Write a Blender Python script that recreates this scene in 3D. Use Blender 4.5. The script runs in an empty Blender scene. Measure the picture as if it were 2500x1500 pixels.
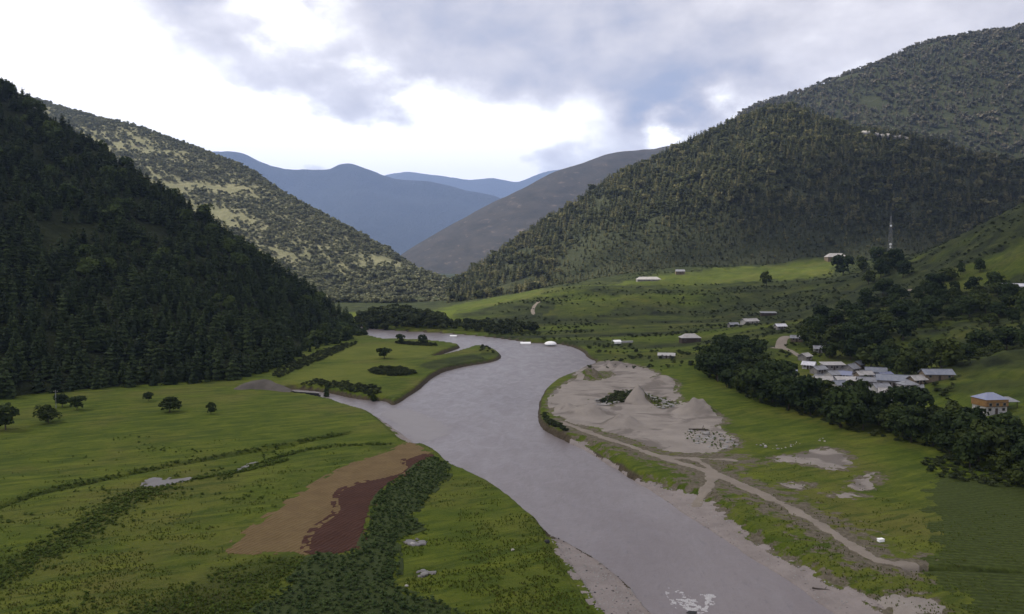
import bpy, bmesh, math, random
import numpy as np
from mathutils import Vector, Matrix

R = math.radians
random.seed(7)
rng = np.random.default_rng(7)
scene = bpy.context.scene
COL = scene.collection

# ------------------------------------------------------------------ camera
CAM_Z = 60.0
F_PX = 1962.0                      # focal length in pixels of a 2500 px wide frame
PITCH = math.atan(110.0 / F_PX)    # looking slightly down
cam_data = bpy.data.cameras.new('camera')
cam_data.sensor_width = 36.0
cam_data.lens = 36.0 * F_PX / 2500.0
cam_data.clip_start = 1.0
cam_data.clip_end = 60000.0
cam = bpy.data.objects.new('camera', cam_data)
COL.objects.link(cam)
cam.location = (0, 0, CAM_Z)
cam.rotation_euler = (R(90) - PITCH, 0, 0)
scene.camera = cam

# ------------------------------------------------------------------ node helper
class NT:
    """tiny expression helper around a node tree"""
    def __init__(s, tree):
        s.t = tree; s.n = tree.nodes; s.l = tree.links
    def new(s, kind, **kw):
        n = s.n.new(kind)
        for k, v in kw.items(): setattr(n, k, v)
        return n
    def put(s, sock, v):
        if isinstance(v, bpy.types.NodeSocket): s.l.new(v, sock)
        elif v is not None:
            if hasattr(sock.default_value, '__len__') and not hasattr(v, '__len__'):
                v = (v,) * len(sock.default_value)
            if hasattr(v, '__len__') and hasattr(sock.default_value, '__len__') and len(sock.default_value) == 4 and len(v) == 3:
                v = tuple(v) + (1.0,)
            sock.default_value = v
    def m(s, op, a, b=None, c=None, clamp=False):
        n = s.new('ShaderNodeMath', operation=op, use_clamp=clamp)
        s.put(n.inputs[0], a)
        if b is not None: s.put(n.inputs[1], b)
        if c is not None: s.put(n.inputs[2], c)
        return n.outputs[0]
    def vm(s, op, a, b=None, scale=None):
        n = s.new('ShaderNodeVectorMath', operation=op)
        s.put(n.inputs[0], a)
        if b is not None: s.put(n.inputs[1], b)
        if scale is not None: s.put(n.inputs['Scale'], scale)
        return n.outputs[1] if op in ('LENGTH', 'DOT_PRODUCT', 'DISTANCE') else n.outputs[0]
    def sep(s, v):
        n = s.new('ShaderNodeSeparateXYZ'); s.put(n.inputs[0], v); return n.outputs
    def comb(s, x, y, z):
        n = s.new('ShaderNodeCombineXYZ')
        for i, v in enumerate((x, y, z)): s.put(n.inputs[i], v)
        return n.outputs[0]
    def noise(s, vec, scale, detail=4, rough=0.55, dist=0.0, out=0):
        n = s.new('ShaderNodeTexNoise')
        s.put(n.inputs['Vector'], vec); n.inputs['Scale'].default_value = scale
        n.inputs['Detail'].default_value = detail; n.inputs['Roughness'].default_value = rough
        n.inputs['Distortion'].default_value = dist
        return n.outputs[out]
    def ramp(s, fac, stops, interp='LINEAR'):
        n = s.new('ShaderNodeValToRGB'); n.color_ramp.interpolation = interp
        el = n.color_ramp.elements
        while len(el) < len(stops): el.new(0.5)
        for e, (p, c) in zip(el, stops):
            e.position = p
            e.color = (c, c, c, 1) if not hasattr(c, '__len__') else tuple(c) + (1,)
        s.put(n.inputs[0], fac)
        return n.outputs[0]
    def mix(s, fac, a, b, mode='MIX'):
        n = s.new('ShaderNodeMix', data_type='RGBA', blend_type=mode)
        s.put(n.inputs[0], fac); s.put(n.inputs[6], a); s.put(n.inputs[7], b)
        return n.outputs[2]
    def step(s, x, lo, hi):
        n = s.new('ShaderNodeMapRange', interpolation_type='SMOOTHSTEP')
        s.put(n.inputs[0], x); s.put(n.inputs[1], lo); s.put(n.inputs[2], hi)
        n.inputs[3].default_value = 0; n.inputs[4].default_value = 1
        return n.outputs[0]
    def attr(s, name):
        return s.new('ShaderNodeAttribute', attribute_name=name).outputs['Fac']

# ------------------------------------------------------------------ sky, sun, exposure
SUN_AZ, SUN_EL = R(-78), R(48)     # azimuth from +y (view direction), negative = to the left
world = bpy.data.worlds.new('World'); scene.world = world
world.use_nodes = True
w = NT(world.node_tree); w.n.clear()
def pix_dir(px, py):
    u, v = (px - 1250) / F_PX, (py - 750) / F_PX
    c, s_ = math.cos(PITCH), math.sin(PITCH)
    return (u, c - v * s_, -s_ - v * c)
def sky_ae(px, py):
    x, y, z = pix_dir(px, py)
    return math.atan2(x, y), math.atan2(z, math.hypot(x, y))
gen = w.new('ShaderNodeTexCoord').outputs['Generated']
gx, gy, gz = w.sep(gen)
az = w.m('ARCTAN2', gx, gy)
el = w.m('ARCSINE', gz)
ae = w.comb(az, w.m('MULTIPLY', el, 1.7), 0.37)
# ragged cloud edges: bend the direction by noise before looking up where the cloud banks lie
wn1 = w.vm('SUBTRACT', w.noise(ae, 5.0, 3, 0.5, out=1), (0.5, 0.5, 0.5))
wn2 = w.vm('SUBTRACT', w.noise(ae, 17.0, 5, 0.6, out=1), (0.5, 0.5, 0.5))
ae2 = w.vm('ADD', w.comb(az, el, 0.0), w.vm('ADD', w.vm('SCALE', wn1, scale=0.20), w.vm('SCALE', wn2, scale=0.075)))
wx, wy, _ = w.sep(ae2)
BANKS = [  # centre px, py, radii, amount (+ thick grey cloud, - thin bright gap)
    (445, 20, 150, 85, .55), (1010, 40, 230, 120, .12), (1330, 110, 260, 90, .10), (1640, 175, 260, 85, .36), (1590, 268, 80, 55, .55),
    (2420, 30, 300, 150, .05), (960, 195, 200, 35, .18), (600, 165, 140, 40, .18),
    (60, 170, 330, 260, -.64), (690, 60, 120, 42, -.75), (1230, 300, 400, 95, -.60), (1655, 290, 60, 45, -.85), (930, 395, 480, 70, -.62),
    (430, 290, 340, 110, -.40), (790, 270, 200, 70, -.30), (1900, 270, 170, 60, -.18), (230, 40, 200, 90, -.45),
]
tot = None
for px, py, rx, ry, am in BANKS:
    a0, e0 = sky_ae(px, py)
    dx = w.m('MULTIPLY', w.m('SUBTRACT', wx, a0), F_PX / rx)
    dy = w.m('MULTIPLY', w.m('SUBTRACT', wy, e0), F_PX / ry)
    r2 = w.m('ADD', w.m('MULTIPLY', dx, dx), w.m('MULTIPLY', dy, dy))
    g = w.m('MULTIPLY', w.m('EXPONENT', w.m('MULTIPLY', r2, -0.9)), am)
    tot = g if tot is None else w.m('ADD', tot, g)
fb = w.noise(ae, 4.2, 9, 0.58, 0.4)
fb2 = w.noise(w.vm('ADD', ae, (3.1, 1.7, 0.9)), 11.0, 7, 0.55, 0.2)
dens = w.m('ADD', tot, w.m('ADD', w.m('MULTIPLY', w.m('SUBTRACT', fb, 0.5), 0.85), w.m('MULTIPLY', w.m('SUBTRACT', fb2, 0.5), 0.80)))
dens = w.m('ADD', dens, 0.52)
cloud = w.ramp(dens, [(0.0, (2.0, 1.93, 1.86)), (0.20, (1.40, 1.36, 1.33)), (0.40, (1.06, 1.01, 1.01)),
                      (0.56, (0.86, 0.82, 0.83)), (0.78, (0.68, 0.66, 0.71)), (1.0, (0.50, 0.53, 0.65))])
sky = w.new('ShaderNodeTexSky', sky_type='NISHITA')
sky.sun_disc = False
sky.sun_elevation = SUN_EL
sky.sun_rotation = SUN_AZ
sky.altitude = 1500
clear = w.m('MULTIPLY', w.step(dens, 0.55, 1.0), 0.22)      # blue showing through the thin veil on the right
skycol = w.mix(clear, w.vm('SCALE', cloud, scale=10.0), sky.outputs[0])
bg = w.new('ShaderNodeBackground'); w.put(bg.inputs[0], skycol); bg.inputs[1].default_value = 0.066
w.l.new(bg.outputs[0], w.new('ShaderNodeOutputWorld').inputs[0])

sun_d = bpy.data.lights.new('sun', 'SUN')
sun_d.energy = 5.0; sun_d.angle = R(0.6); sun_d.color = (1.0, 0.93, 0.80)
sun = bpy.data.objects.new('sun', sun_d); COL.objects.link(sun)
sv = Vector((math.sin(SUN_AZ) * math.cos(SUN_EL), math.cos(SUN_AZ) * math.cos(SUN_EL), math.sin(SUN_EL)))
sun.rotation_euler = sv.to_track_quat('Z', 'Y').to_euler()
sun.location = sv * 9000

vs = scene.view_settings
vs.view_transform = 'Standard'; vs.look = 'None'; vs.exposure = 0.6; vs.gamma = 1.0; vs.use_curve_mapping = False
scene.cycles.max_bounces = 5
scene.cycles.diffuse_bounces = 2
scene.cycles.glossy_bounces = 2
scene.cycles.transmission_bounces = 3
scene.cycles.transparent_max_bounces = 4
scene.cycles.volume_bounces = 0
scene.cycles.use_denoising = True

# ------------------------------------------------------------------ small numeric tools
_perm = rng.permutation(4096)
_val = rng.random(4096)
def vnoise(x, y, seed=0):
    x = np.asarray(x, float); y = np.asarray(y, float)
    xi = np.floor(x).astype(np.int64); yi = np.floor(y).astype(np.int64)
    fx = x - xi; fy = y - yi
    fx = fx * fx * (3 - 2 * fx); fy = fy * fy * (3 - 2 * fy)
    def h(a, b): return _val[_perm[(_perm[(a + seed * 57) & 4095] + b) & 4095]]
    return (h(xi, yi) * (1 - fx) + h(xi + 1, yi) * fx) * (1 - fy) + (h(xi, yi + 1) * (1 - fx) + h(xi + 1, yi + 1) * fx) * fy
def fbm(x, y, seed=0, oct=4, gain=0.5):
    s = 0; a = 1; t = 0
    for o in range(oct):
        s = s + a * vnoise(x * 2**o + 17.3 * o, y * 2**o - 9.1 * o, seed + o); t += a; a *= gain
    return s / t
def sstep(x, a, b):
    t = np.clip((x - a) / (b - a), 0, 1); return t * t * (3 - 2 * t)
def P(px, py, d):
    """the point seen at that place of the picture, d metres ahead of the camera"""
    x, y, z = pix_dir(px, py)
    return np.array((x / y * d, d, CAM_Z + z / y * d))

# ------------------------------------------------------------------ valley floor height (thin plate spline through surveyed points)
CTRL = [(-300,100,2.5),(-300,300,3),(-200,500,3),(-100,100,2.2),(0,50,2),(-50,250,2.4),(-100,600,2.5),(0,400,2.2),(100,150,2.2),
        (50,60,2),(-600,300,6),(-600,900,8),(0,700,2.5),(-80,900,5),(120,80,2.5),(150,130,2.8),(100,250,2.4),(100,320,2.8),
        (60,450,2.4),(110,470,3),(-60,480,2.6),(-130,420,2.8),(0,-200,3),(-300,-100,4),(300,-100,6),(-900,1500,10),(0,1500,10),(60,560,2.6),(20,620,2.5),(-200,200,2.6),(60,200,2.2)]
for px, py, d in [(2050,930,385),(2300,1080,252),(2480,1210,196),(2450,985,290),(2300,905,385),(2450,860,345),(2180,645,860),(2350,572,780),
                  (2500,490,740),(2700,420,720),(2380,662,610),(2450,695,560),(2100,720,700),(2300,780,520),(2500,760,480),(1850,692,900),(1500,702,900),(1330,712,900),
                  (1850,765,735),(1500,790,705),(1300,785,735),(1900,642,1150),(2000,627,1150),(1600,657,1120),(1350,702,1150),(1200,722,1100),
                  (1700,833,555),(1950,795,550),(2000,825,490),(1130,742,1000),(1000,760,900),(2200,640,1150),(2400,590,1100),(2600,560,1050),(1800,880,440),(2200,830,470)]:
    CTRL.append(tuple(P(px, py, d)))
CTRL += [(500,330,62),(700,600,150),(400,250,28),(300,160,9),(800,1200,160)]
CP = np.array(CTRL, float)
def _tps(r2): return np.where(r2 > 1e-9, 0.5 * r2 * np.log(np.maximum(r2, 1e-9)), 0)
_sc = 300.0
_c = CP[:, :2] / _sc
_K = _tps(((_c[:, None] - _c[None]) ** 2).sum(-1)) + np.eye(len(_c)) * 0.002
_Pm = np.c_[np.ones(len(_c)), _c]
_A = np.block([[_K, _Pm], [_Pm.T, np.zeros((3, 3))]])
_w = np.linalg.solve(_A, np.r_[CP[:, 2], 0, 0, 0])
def h0(x, y):
    x = np.atleast_1d(np.asarray(x, float)).ravel(); y = np.atleast_1d(np.asarray(y, float)).ravel()
    out = np.empty(len(x))
    for s in range(0, len(x), 40000):
        p = np.c_[x[s:s+40000], y[s:s+40000]] / _sc
        p = np.clip(p, -6, 6)
        k = _tps(((p[:, None] - _c[None]) ** 2).sum(-1))
        out[s:s+40000] = k @ _w[:-3] + _w[-3] + p @ _w[-2:]
    out = np.clip(out, 1.6, 190)
    d = np.hypot(x, y)
    t = sstep(d, 1300, 1700)
    out = out * (1 - t) + 9 * t
    tl = sstep(x, -60, -140)            # the left of the valley stays flat
    return out * (1 - tl) + np.clip(out, 1.6, 4) * tl

def ray_hit(px, py, z=None):
    """ground point seen at a pixel (or its hit with the level plane z)"""
    x, y, zz = pix_dir(px, py)
    if z is not None:
        t = (z - CAM_Z) / zz
        return np.array((x * t, y * t, z))
    d = np.geomspace(50, 1700, 900) / y
    hh = h0(x * d, y * d)
    below = CAM_Z + zz * d < hh
    i = int(np.argmax(below)) if below.any() else len(d) - 1
    i = max(i, 1)
    a = CAM_Z + zz * d[i-1] - hh[i-1]; b = CAM_Z + zz * d[i] - hh[i]
    t = d[i-1] + (d[i] - d[i-1]) * (a / (a - b) if a != b else 0)
    return np.array((x * t, y * t, CAM_Z + zz * t))
def poly(pts, z=None, smooth=2):
    p = np.array([ray_hit(a, b, z)[:2] for a, b in pts])
    for _ in range(smooth):
        q = np.roll(p, -1, 0)
        p = np.stack([p * .75 + q * .25, p * .25 + q * .75], 1).reshape(-1, 2)
    return p
def line(pts, z=None, smooth=2):
    p = np.array([ray_hit(a, b, z)[:2] for a, b in pts])
    for _ in range(smooth):
        q = np.stack([p[:-1] * .75 + p[1:] * .25, p[:-1] * .25 + p[1:] * .75], 1).reshape(-1, 2)
        p = np.r_[p[:1], q, p[-1:]]
    return p
def seg_dist(x, y, p, closed):
    best = np.full(len(x), 1e18)
    n = len(p)
    for i in range(n if closed else n - 1):
        a = p[i]; b = p[(i + 1) % n]; ab = b - a; L = ab @ ab + 1e-12
        t = np.clip(((x - a[0]) * ab[0] + (y - a[1]) * ab[1]) / L, 0, 1)
        best = np.minimum(best, (x - a[0] - t * ab[0]) ** 2 + (y - a[1] - t * ab[1]) ** 2)
    return np.sqrt(best)
def inside(x, y, p):
    c = np.zeros(len(x), bool); n = len(p)
    for i in range(n):
        a = p[i]; b = p[(i + 1) % n]
        if a[1] == b[1]: continue
        cr = ((a[1] > y) != (b[1] > y)) & (x < (b[0] - a[0]) * (y - a[1]) / (b[1] - a[1]) + a[0])
        c ^= cr
    return c
def sdf(x, y, p, reach=40.0, closed=True):
    """signed distance in metres, positive inside; -reach where far away"""
    out = np.full(len(x), -reach)
    m = (x > p[:, 0].min() - reach) & (x < p[:, 0].max() + reach) & (y > p[:, 1].min() - reach) & (y < p[:, 1].max() + reach)
    if m.any():
        d = seg_dist(x[m], y[m], p, closed)
        out[m] = np.where(inside(x[m], y[m], p), d, -np.minimum(d, reach)) if closed else -np.minimum(d, reach)
    return out

# ------------------------------------------------------------------ outlines of water, shingle, fields and tracks
RIVER = poly([(860,793),(888,800),(960,808),(1030,811),(1100,815),(1180,822),(1260,832),(1310,840),(1350,838),(1400,848),(1425,862),(1432,875),(1462,886),
    (1400,915),(1360,930),(1330,950),(1312,985),(1308,1020),(1318,1045),(1345,1062),(1385,1082),(1420,1095),(1470,1127),(1520,1157),
    (1545,1174),(1600,1207),(1660,1247),(1740,1302),(1840,1367),(1930,1422),(2010,1482),(2200,1620),(2600,1900),(2100,1900),(1700,1620),
    (1590,1500),(1513,1407),(1438,1353),(1345,1310),(1310,1275),(1270,1240),(1220,1205),(1180,1180),(1140,1160),(1112,1150),(1095,1130),(1062,1108),
    (1022,1090),(1000,1075),(985,1060),(950,1037),(922,1019),(892,1010),(848,997),(798,982),(768,975),(705,965),(700,950),(780,957),(840,969),(890,979),(935,979),(960,995),
    (1000,970),(1030,950),(1060,920),(1095,905),(1150,893),(1200,886),(1230,875),(1215,860),(1190,851),(1155,849),(1135,858),(1098,868),(1050,878),(1090,862),(1128,850),(1120,845),(1040,835),
    (970,832),(930,832),(915,825),(888,822),(860,820)], z=0, smooth=2)
SAND = poly([(1462,886),(1500,884),(1560,900),(1612,918),(1590,930),(1562,930),(1640,935),(1656,945),(1645,960),(1662,975),(1655,985),(1700,993),(1740,1013),
    (1778,1038),(1742,1050),(1790,1072),(1802,1095),(1770,1110),(1700,1117),(1640,1111),(1560,1090),(1480,1058),(1420,1046),(1372,1027),(1345,1005),(1340,980),
    (1360,955),(1390,935),(1412,925),(1395,915),(1430,895)], z=1.2, smooth=1)
SAND_HOLE = poly([(1408,915),(1450,912),(1490,910),(1505,925),(1450,936),(1420,932)], z=1.2)
DEBRIS = poly([(1452,980),(1485,976),(1510,955),(1560,960),(1610,972),(1650,985),(1658,998),(1610,1003),(1590,990),(1560,975),(1520,982),(1500,992),(1455,990)], z=1.5, smooth=1)
DEBRIS2 = poly([(1670,1060),(1710,1052),(1760,1062),(1795,1080),(1800,1098),(1760,1108),(1700,1090),(1672,1075)], z=1.5, smooth=1)
SHINGLE_R = poly([(1545,1167),(1600,1180),(1690,1213),(1722,1221),(1757,1246),(1772,1272),(1850,1330),(1930,1370),(2000,1412),(2062,1440),(2150,1490),(2330,1600),(2500,1800),(2300,1800),(2050,1520),(1930,1440),(1800,1350),(1640,1245),(1545,1185)], z=0.8, smooth=1)
SHINGLE_R2 = poly([(1390,1078),(1425,1083),(1450,1100),(1500,1140),(1530,1160),(1520,1168),(1470,1135),(1400,1092)], z=0.5, smooth=1)
SHINGLE_L = poly([(1345,1300),(1440,1350),(1515,1403),(1600,1500),(1720,1640),(1560,1640),(1455,1500),(1420,1440),(1370,1370),(1345,1325)], z=0.5, smooth=1)
SHINGLE_L2 = poly([(870,985),(935,1010),(985,1052),(1010,1078),(1035,1095),(990,1085),(950,1045),(920,1020)], z=0.5, smooth=1)
SANDPATCH = [poly(q, z=2.4, smooth=1) for q in (
    [(1890,1116),(1960,1111),(2005,1098),(2035,1092),(2078,1124),(2052,1146),(2022,1143),(1990,1131),(1900,1130)],
    [(2075,1185),(2110,1165),(2147,1152),(2135,1175),(2105,1196)],
    [(1915,1180),(1980,1178),(1975,1190),(1925,1192)],
    [(2025,1205),(2100,1207),(2098,1213),(2030,1212)],
    [(2210,1440),(2270,1455),(2290,1500),(2190,1500),(2150,1480)])]
TRACK = [(line([(1372,1030),(1420,1050),(1500,1077),(1560,1098),(1620,1118),(1700,1141),(1750,1156),(1850,1205),(1950,1252),(2050,1312),(2110,1352),(2160,1373),(2215,1376)], z=2.3), 1.5),
         (line([(1600,1112),(1660,1117),(1720,1119),(1790,1124)], z=2.3), 1.2),
         (line([(1735,1150),(1742,1172),(1722,1197),(1700,1216)], z=2.3), 1.3),
         (line([(1690,1118),(1720,1130),(1745,1156)], z=2.3), 1.2)]
TAN = poly([(540,1345),(600,1300),(700,1225),(800,1160),(880,1122),(960,1098),(1000,1078),(1040,1102),(1008,1114),(978,1127),(990,1147),(960,1160),(838,1187),(815,1217),(822,1257),(790,1272),(752,1302),(742,1347),(640,1350)], z=2.4, smooth=1)
BROWN = poly([(740,1352),(752,1302),(790,1272),(822,1257),(815,1217),(838,1187),(960,1160),(990,1147),(978,1127),(1008,1114),(1042,1105),(1058,1116),(1000,1152),(960,1177),(915,1217),(905,1262),(890,1312),(870,1350)], z=2.4, smooth=1)
CROP = poly([(1045,1114),(1082,1127),(1105,1160),(1070,1190),(1030,1235),(1000,1272),(1042,1290),(990,1308),(966,1332),(977,1372),(966,1435),(1010,1450),(1080,1466),(1135,1510),(1200,1600),(500,1600),(600,1500),(690,1440),(735,1385),(760,1352),(870,1348),(890,1312),(905,1262),(915,1217),(960,1177),(1000,1152)], z=2.4, smooth=1)
CROP2 = poly([(250,1520),(350,1460),(460,1430),(560,1380),(680,1365),(760,1352),(735,1385),(690,1440),(600,1520)], z=2.4, smooth=1)
PLOT_R = poly([(2262,1178),(2330,1150),(2700,1230),(2900,1500),(2480,1560),(2400,1500),(2330,1430),(2275,1382),(2285,1300)], z=2.9, smooth=1)
PUDDLE = poly([(348,1182),(372,1170),(420,1167),(445,1164),(482,1166),(455,1176),(420,1184),(380,1192),(355,1190)], z=1.9, smooth=1)
PUDDLE2 = [poly(q, z=1.9, smooth=1) for q in ([(578,1152),(596,1138),(602,1141),(584,1155)], [(604,1136),(614,1128),(630,1128),(618,1135)], [(990,1328),(1010,1322),(1034,1326),(1030,1336),(1004,1334)],
                                              [(1022,1402),(1040,1396),(1055,1400),(1050,1410),(1030,1410)])]
WEEDS = [(line([(-60,1440),(60,1375),(150,1320),(250,1262),(340,1205),(420,1190)], z=2.4), 5.0),
         (line([(-50,1255),(60,1215),(180,1185),(330,1150),(480,1122),(640,1092),(760,1070),(850,1056)], z=2.4), 1.6),
         (line([(540,1170),(640,1128),(720,1100),(850,1085),(950,1085)], z=2.4), 1.5),
         (line([(340,1190),(480,1170),(600,1150),(700,1120)], z=2.4), 1.2)]
DITCH = line([(-50,1255),(60,1215),(180,1188),(330,1154),(480,1126),(640,1096),(760,1074),(850,1058)], z=2.4)
BIGD = line([(-50,1285),(120,1250),(330,1185),(480,1150),(620,1118),(700,1090)], z=2.4)
DITCH_R = line([(2220,1377),(2300,1376),(2400,1380),(2500,1386),(2700,1395)], z=2.9)
OLIVE = poly([(1010,893),(1060,878),(1120,868),(1165,862),(1200,880),(1150,888),(1090,898),(1050,905)], z=2.4, smooth=1)
def plan(pts, smooth=1):
    p = np.array([((px - 1250) / F_PX * d, d) for px, d in pts])
    for _ in range(smooth):
        q = np.roll(p, -1, 0); p = np.stack([p * .75 + q * .25, p * .25 + q * .75], 1).reshape(-1, 2)
    return p
TERRACE = plan([(1420,930),(1600,925),(1850,920),(2000,915),(2040,1000),(2040,1120),(1900,1110),(1750,1060),(1600,1010),(1480,960)])
FIELD_B = plan([(1060,930),(1180,850),(1290,845),(1340,930),(1330,1040),(1220,1040),(1120,1000)])
FIELD_G = plan([(2240,610),(2330,580),(2450,570),(2560,565),(2560,600),(2450,615),(2340,640),(2280,660)])
FIELD_G2 = plan([(2400,345),(2450,332),(2520,330),(2560,350),(2480,358),(2430,356)])
FIELD_C = plan([(1330,760),(1420,745),(1500,760),(1520,830),(1420,840),(1350,820)])
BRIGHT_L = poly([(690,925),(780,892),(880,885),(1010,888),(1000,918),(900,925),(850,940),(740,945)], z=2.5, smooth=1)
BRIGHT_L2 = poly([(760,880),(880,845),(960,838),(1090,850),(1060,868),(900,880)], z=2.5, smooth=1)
STONEYARD = poly([(2090,912),(2130,905),(2165,918),(2215,928),(2245,945),(2225,968),(2205,985),(2175,972),(2120,945)], smooth=1)
STONEYARD2 = poly([(1985,915),(2030,895),(2080,905),(2110,925),(2080,938),(2030,935)], smooth=1)
LANE = [(line([(1860,848),(1905,848),(1925,852),(1950,868),(1985,897),(2030,915),(2090,912)]), 1.6),
        (line([(1905,848),(1910,828),(1918,820)]), 3.2),
        (line([(2215,705),(2235,710),(2290,700),(2360,686),(2440,678)]), 1.6),
        (line([(1305,770),(1298,755),(1312,742),(1322,738)]), 1.8),
        (line([(2200,930),(2235,930),(2262,920)]), 2.0)]
MOUNDS = [(1440,925,9,2.2),(1560,985,7,3.2),(1440,1010,9,1.6),(1520,1040,8,1.8),(1700,1010,9,2.6),(1620,935,9,1.4),(1500,900,10,1.5),(1380,1000,6,1.0)]
MOUNDS = [(ray_hit(a, b, 1.5)[0], ray_hit(a, b, 1.5)[1], r, h) for a, b, r, h in MOUNDS]
EARTH = line([(570,946),(640,938),(700,950),(775,962)], z=2.6)

def ground_z(x, y, full=False):
    x = np.atleast_1d(np.asarray(x, float)).ravel(); y = np.atleast_1d(np.asarray(y, float)).ravel()
    z = h0(x, y)
    d = np.hypot(x, y)
    hilly = sstep(z, 4, 20)
    z = z + (fbm(x / 60, y / 60, 3, 4) - .5) * (1.2 + 9 * hilly) + (fbm(x / 7, y / 7, 5, 3) - .5) * (0.35 + 1.4 * hilly)
    # terrace steps on the right slopes
    st = sstep(z, 8, 18) * sstep(x, 40, 120)
    q = z / 7.0 + fbm(x / 90, y / 90, 11, 2) * 1.2
    z = z + st * 2.0 * (sstep(q - np.floor(q), .55, .95) - (q - np.floor(q)))
    dt = seg_dist(x, y, DITCH, False); z = z - 0.9 * np.exp(-(dt / 1.1) ** 2)
    dt = seg_dist(x, y, BIGD, False); z = z - 0.55 * np.exp(-(dt / 4.0) ** 2)
    dt = seg_dist(x, y, DITCH_R, False); z = z - 2.0 * np.exp(-(dt / 0.9) ** 2)
    for a, b, r, h in MOUNDS:
        rr = np.hypot(x - a, y - b) / r
        z = z + 2.0 * h * sstep(1.1 - rr, 0, 1.1) * (0.8 + .4 * vnoise(x / 2, y / 2, 2))
    nz = (fbm(x / 6, y / 6, 21, 3) - .5)
    s = sdf(x, y, RIVER) + nz * 1.3
    # low shingle shores
    low = np.full(len(x), -40.0)
    for pz in (SHINGLE_R, SHINGLE_R2, SHINGLE_L, SHINGLE_L2): low = np.maximum(low, sdf(x, y, pz, 20))
    lw = sstep(low, -3.0, 1.0)
    z = z * (1 - lw) + np.minimum(z, 0.12 - 0.10 * np.clip(s, -9, 2) + 0.08 * nz) * lw
    bank = 1.6 + 1.8 * fbm(x / 25, y / 25, 31, 2)
    bank = bank * (1 - lw) + 0.4 * lw
    t = sstep(s, -bank, 0.9)
    z = z * (1 - t) + (-1.3) * t
    for pd in [PUDDLE] + PUDDLE2:
        z = z - 0.5 * sstep(sdf(x, y, pd, 8), -1.2, .6)
    return (z, s) if full else z
def gz(x, y): return float(ground_z([x], [y])[0])

# ------------------------------------------------------------------ mesh + material basics
def link(o, parent=None):
    COL.objects.link(o)
    if parent is not None: o.parent = parent
    return o
def mesh_obj(name, verts, faces, mats, parent=None, smooth=False, fmat=None):
    me = bpy.data.meshes.new(name)
    me.from_pydata([tuple(v) for v in verts], [], [tuple(f) for f in faces])
    for m_ in (mats if isinstance(mats, (list, tuple)) else [mats]): me.materials.append(m_)
    if fmat is not None: me.polygons.foreach_set('material_index', np.asarray(fmat, np.int32))
    if smooth: me.polygons.foreach_set('use_smooth', np.ones(len(me.polygons), bool))
    me.update()
    return link(bpy.data.objects.new(name, me), parent)
def np_mesh(name, V, T, mats, smooth=True):
    """fast mesh from numpy: V (n,3), T (m,k)"""
    me = bpy.data.meshes.new(name)
    V = np.asarray(V, np.float32); T = np.asarray(T, np.int32); k = T.shape[1]
    me.vertices.add(len(V)); me.vertices.foreach_set('co', V.ravel())
    me.loops.add(T.size); me.loops.foreach_set('vertex_index', T.ravel())
    me.polygons.add(len(T)); me.polygons.foreach_set('loop_start', np.arange(0, T.size, k, dtype=np.int32))
    me.polygons.foreach_set('use_smooth', np.full(len(T), smooth))
    for m_ in (mats if isinstance(mats, (list, tuple)) else [mats]): me.materials.append(m_)
    me.update(calc_edges=True)
    return me
def fattr(me, name, vals):
    a = me.attributes.new(name, 'FLOAT', 'POINT'); a.data.foreach_set('value', np.asarray(vals, np.float32))
def tag(o, label=None, cat=None, group=None, kind=None):
    if label: o['label'] = label
    if cat: o['category'] = cat
    if group: o['group'] = group
    if kind: o['kind'] = kind
    return o
def material(name, rough=0.9, spec=0.2):
    m_ = bpy.data.materials.new(name); m_.use_nodes = True
    t = NT(m_.node_tree); t.n.clear()
    b = t.new('ShaderNodeBsdfPrincipled'); b.inputs['Roughness'].default_value = rough
    b.inputs['Specular IOR Level'].default_value = spec
    out = t.new('ShaderNodeOutputMaterial'); t.l.new(b.outputs[0], out.inputs[0])
    t.bsdf = b; t.out = out
    t.pos = t.new('ShaderNodeNewGeometry').outputs['Position']
    t.obj = t.new('ShaderNodeTexCoord').outputs['Object']
    return m_, t
def bump(t, h, strength=0.5, dist=0.1, into=None):
    n = t.new('ShaderNodeBump'); n.inputs['Strength'].default_value = strength; n.inputs['Distance'].default_value = dist
    t.put(n.inputs['Height'], h); t.l.new(n.outputs[0], (into or t.bsdf).inputs['Normal'])
def base(t, c): t.put(t.bsdf.inputs['Base Color'], c)

# grass: several species and dampness patches, bare soil where the attribute says so
m_grass, t = material('meadow_grass', 0.95, 0.1)
n1 = t.noise(t.pos, 0.018, 6, 0.62); n2 = t.noise(t.pos, 0.07, 9, 0.66, 0.5); n3 = t.noise(t.pos, 0.9, 5, 0.65); n4 = t.noise(t.pos, 3.2, 3, 0.7)
g = t.ramp(n2, [(0.30, (0.0394, 0.0616, 0.0062)), (0.5, (0.0644, 0.0874, 0.0076)), (0.70, (0.0913, 0.1071, 0.013))])
g = t.mix(t.m('MULTIPLY', t.step(n1, 0.46, 0.68), 0.8), g, (0.1029, 0.0969, 0.0237))
g = t.mix(t.m('MULTIPLY', t.step(n3, 0.50, 0.72), 0.60), g, (0.034, 0.0573, 0.0069))
g = t.mix(t.m('MULTIPLY', t.step(n4, 0.55, 0.75), 0.40), g, (0.1011, 0.1165, 0.0199))
sx_, sy_, _ = t.sep(t.pos)
ca, sa = math.cos(R(28)), math.sin(R(28))
st_ = t.comb(t.m('MULTIPLY', t.m('ADD', t.m('MULTIPLY', sx_, ca), t.m('MULTIPLY', sy_, sa)), 0.22), t.m('SUBTRACT', t.m('MULTIPLY', sy_, ca), t.m('MULTIPLY', sx_, sa)), 0.0)
n6 = t.noise(st_, 0.30, 8, 0.68, 0.4)
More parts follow.
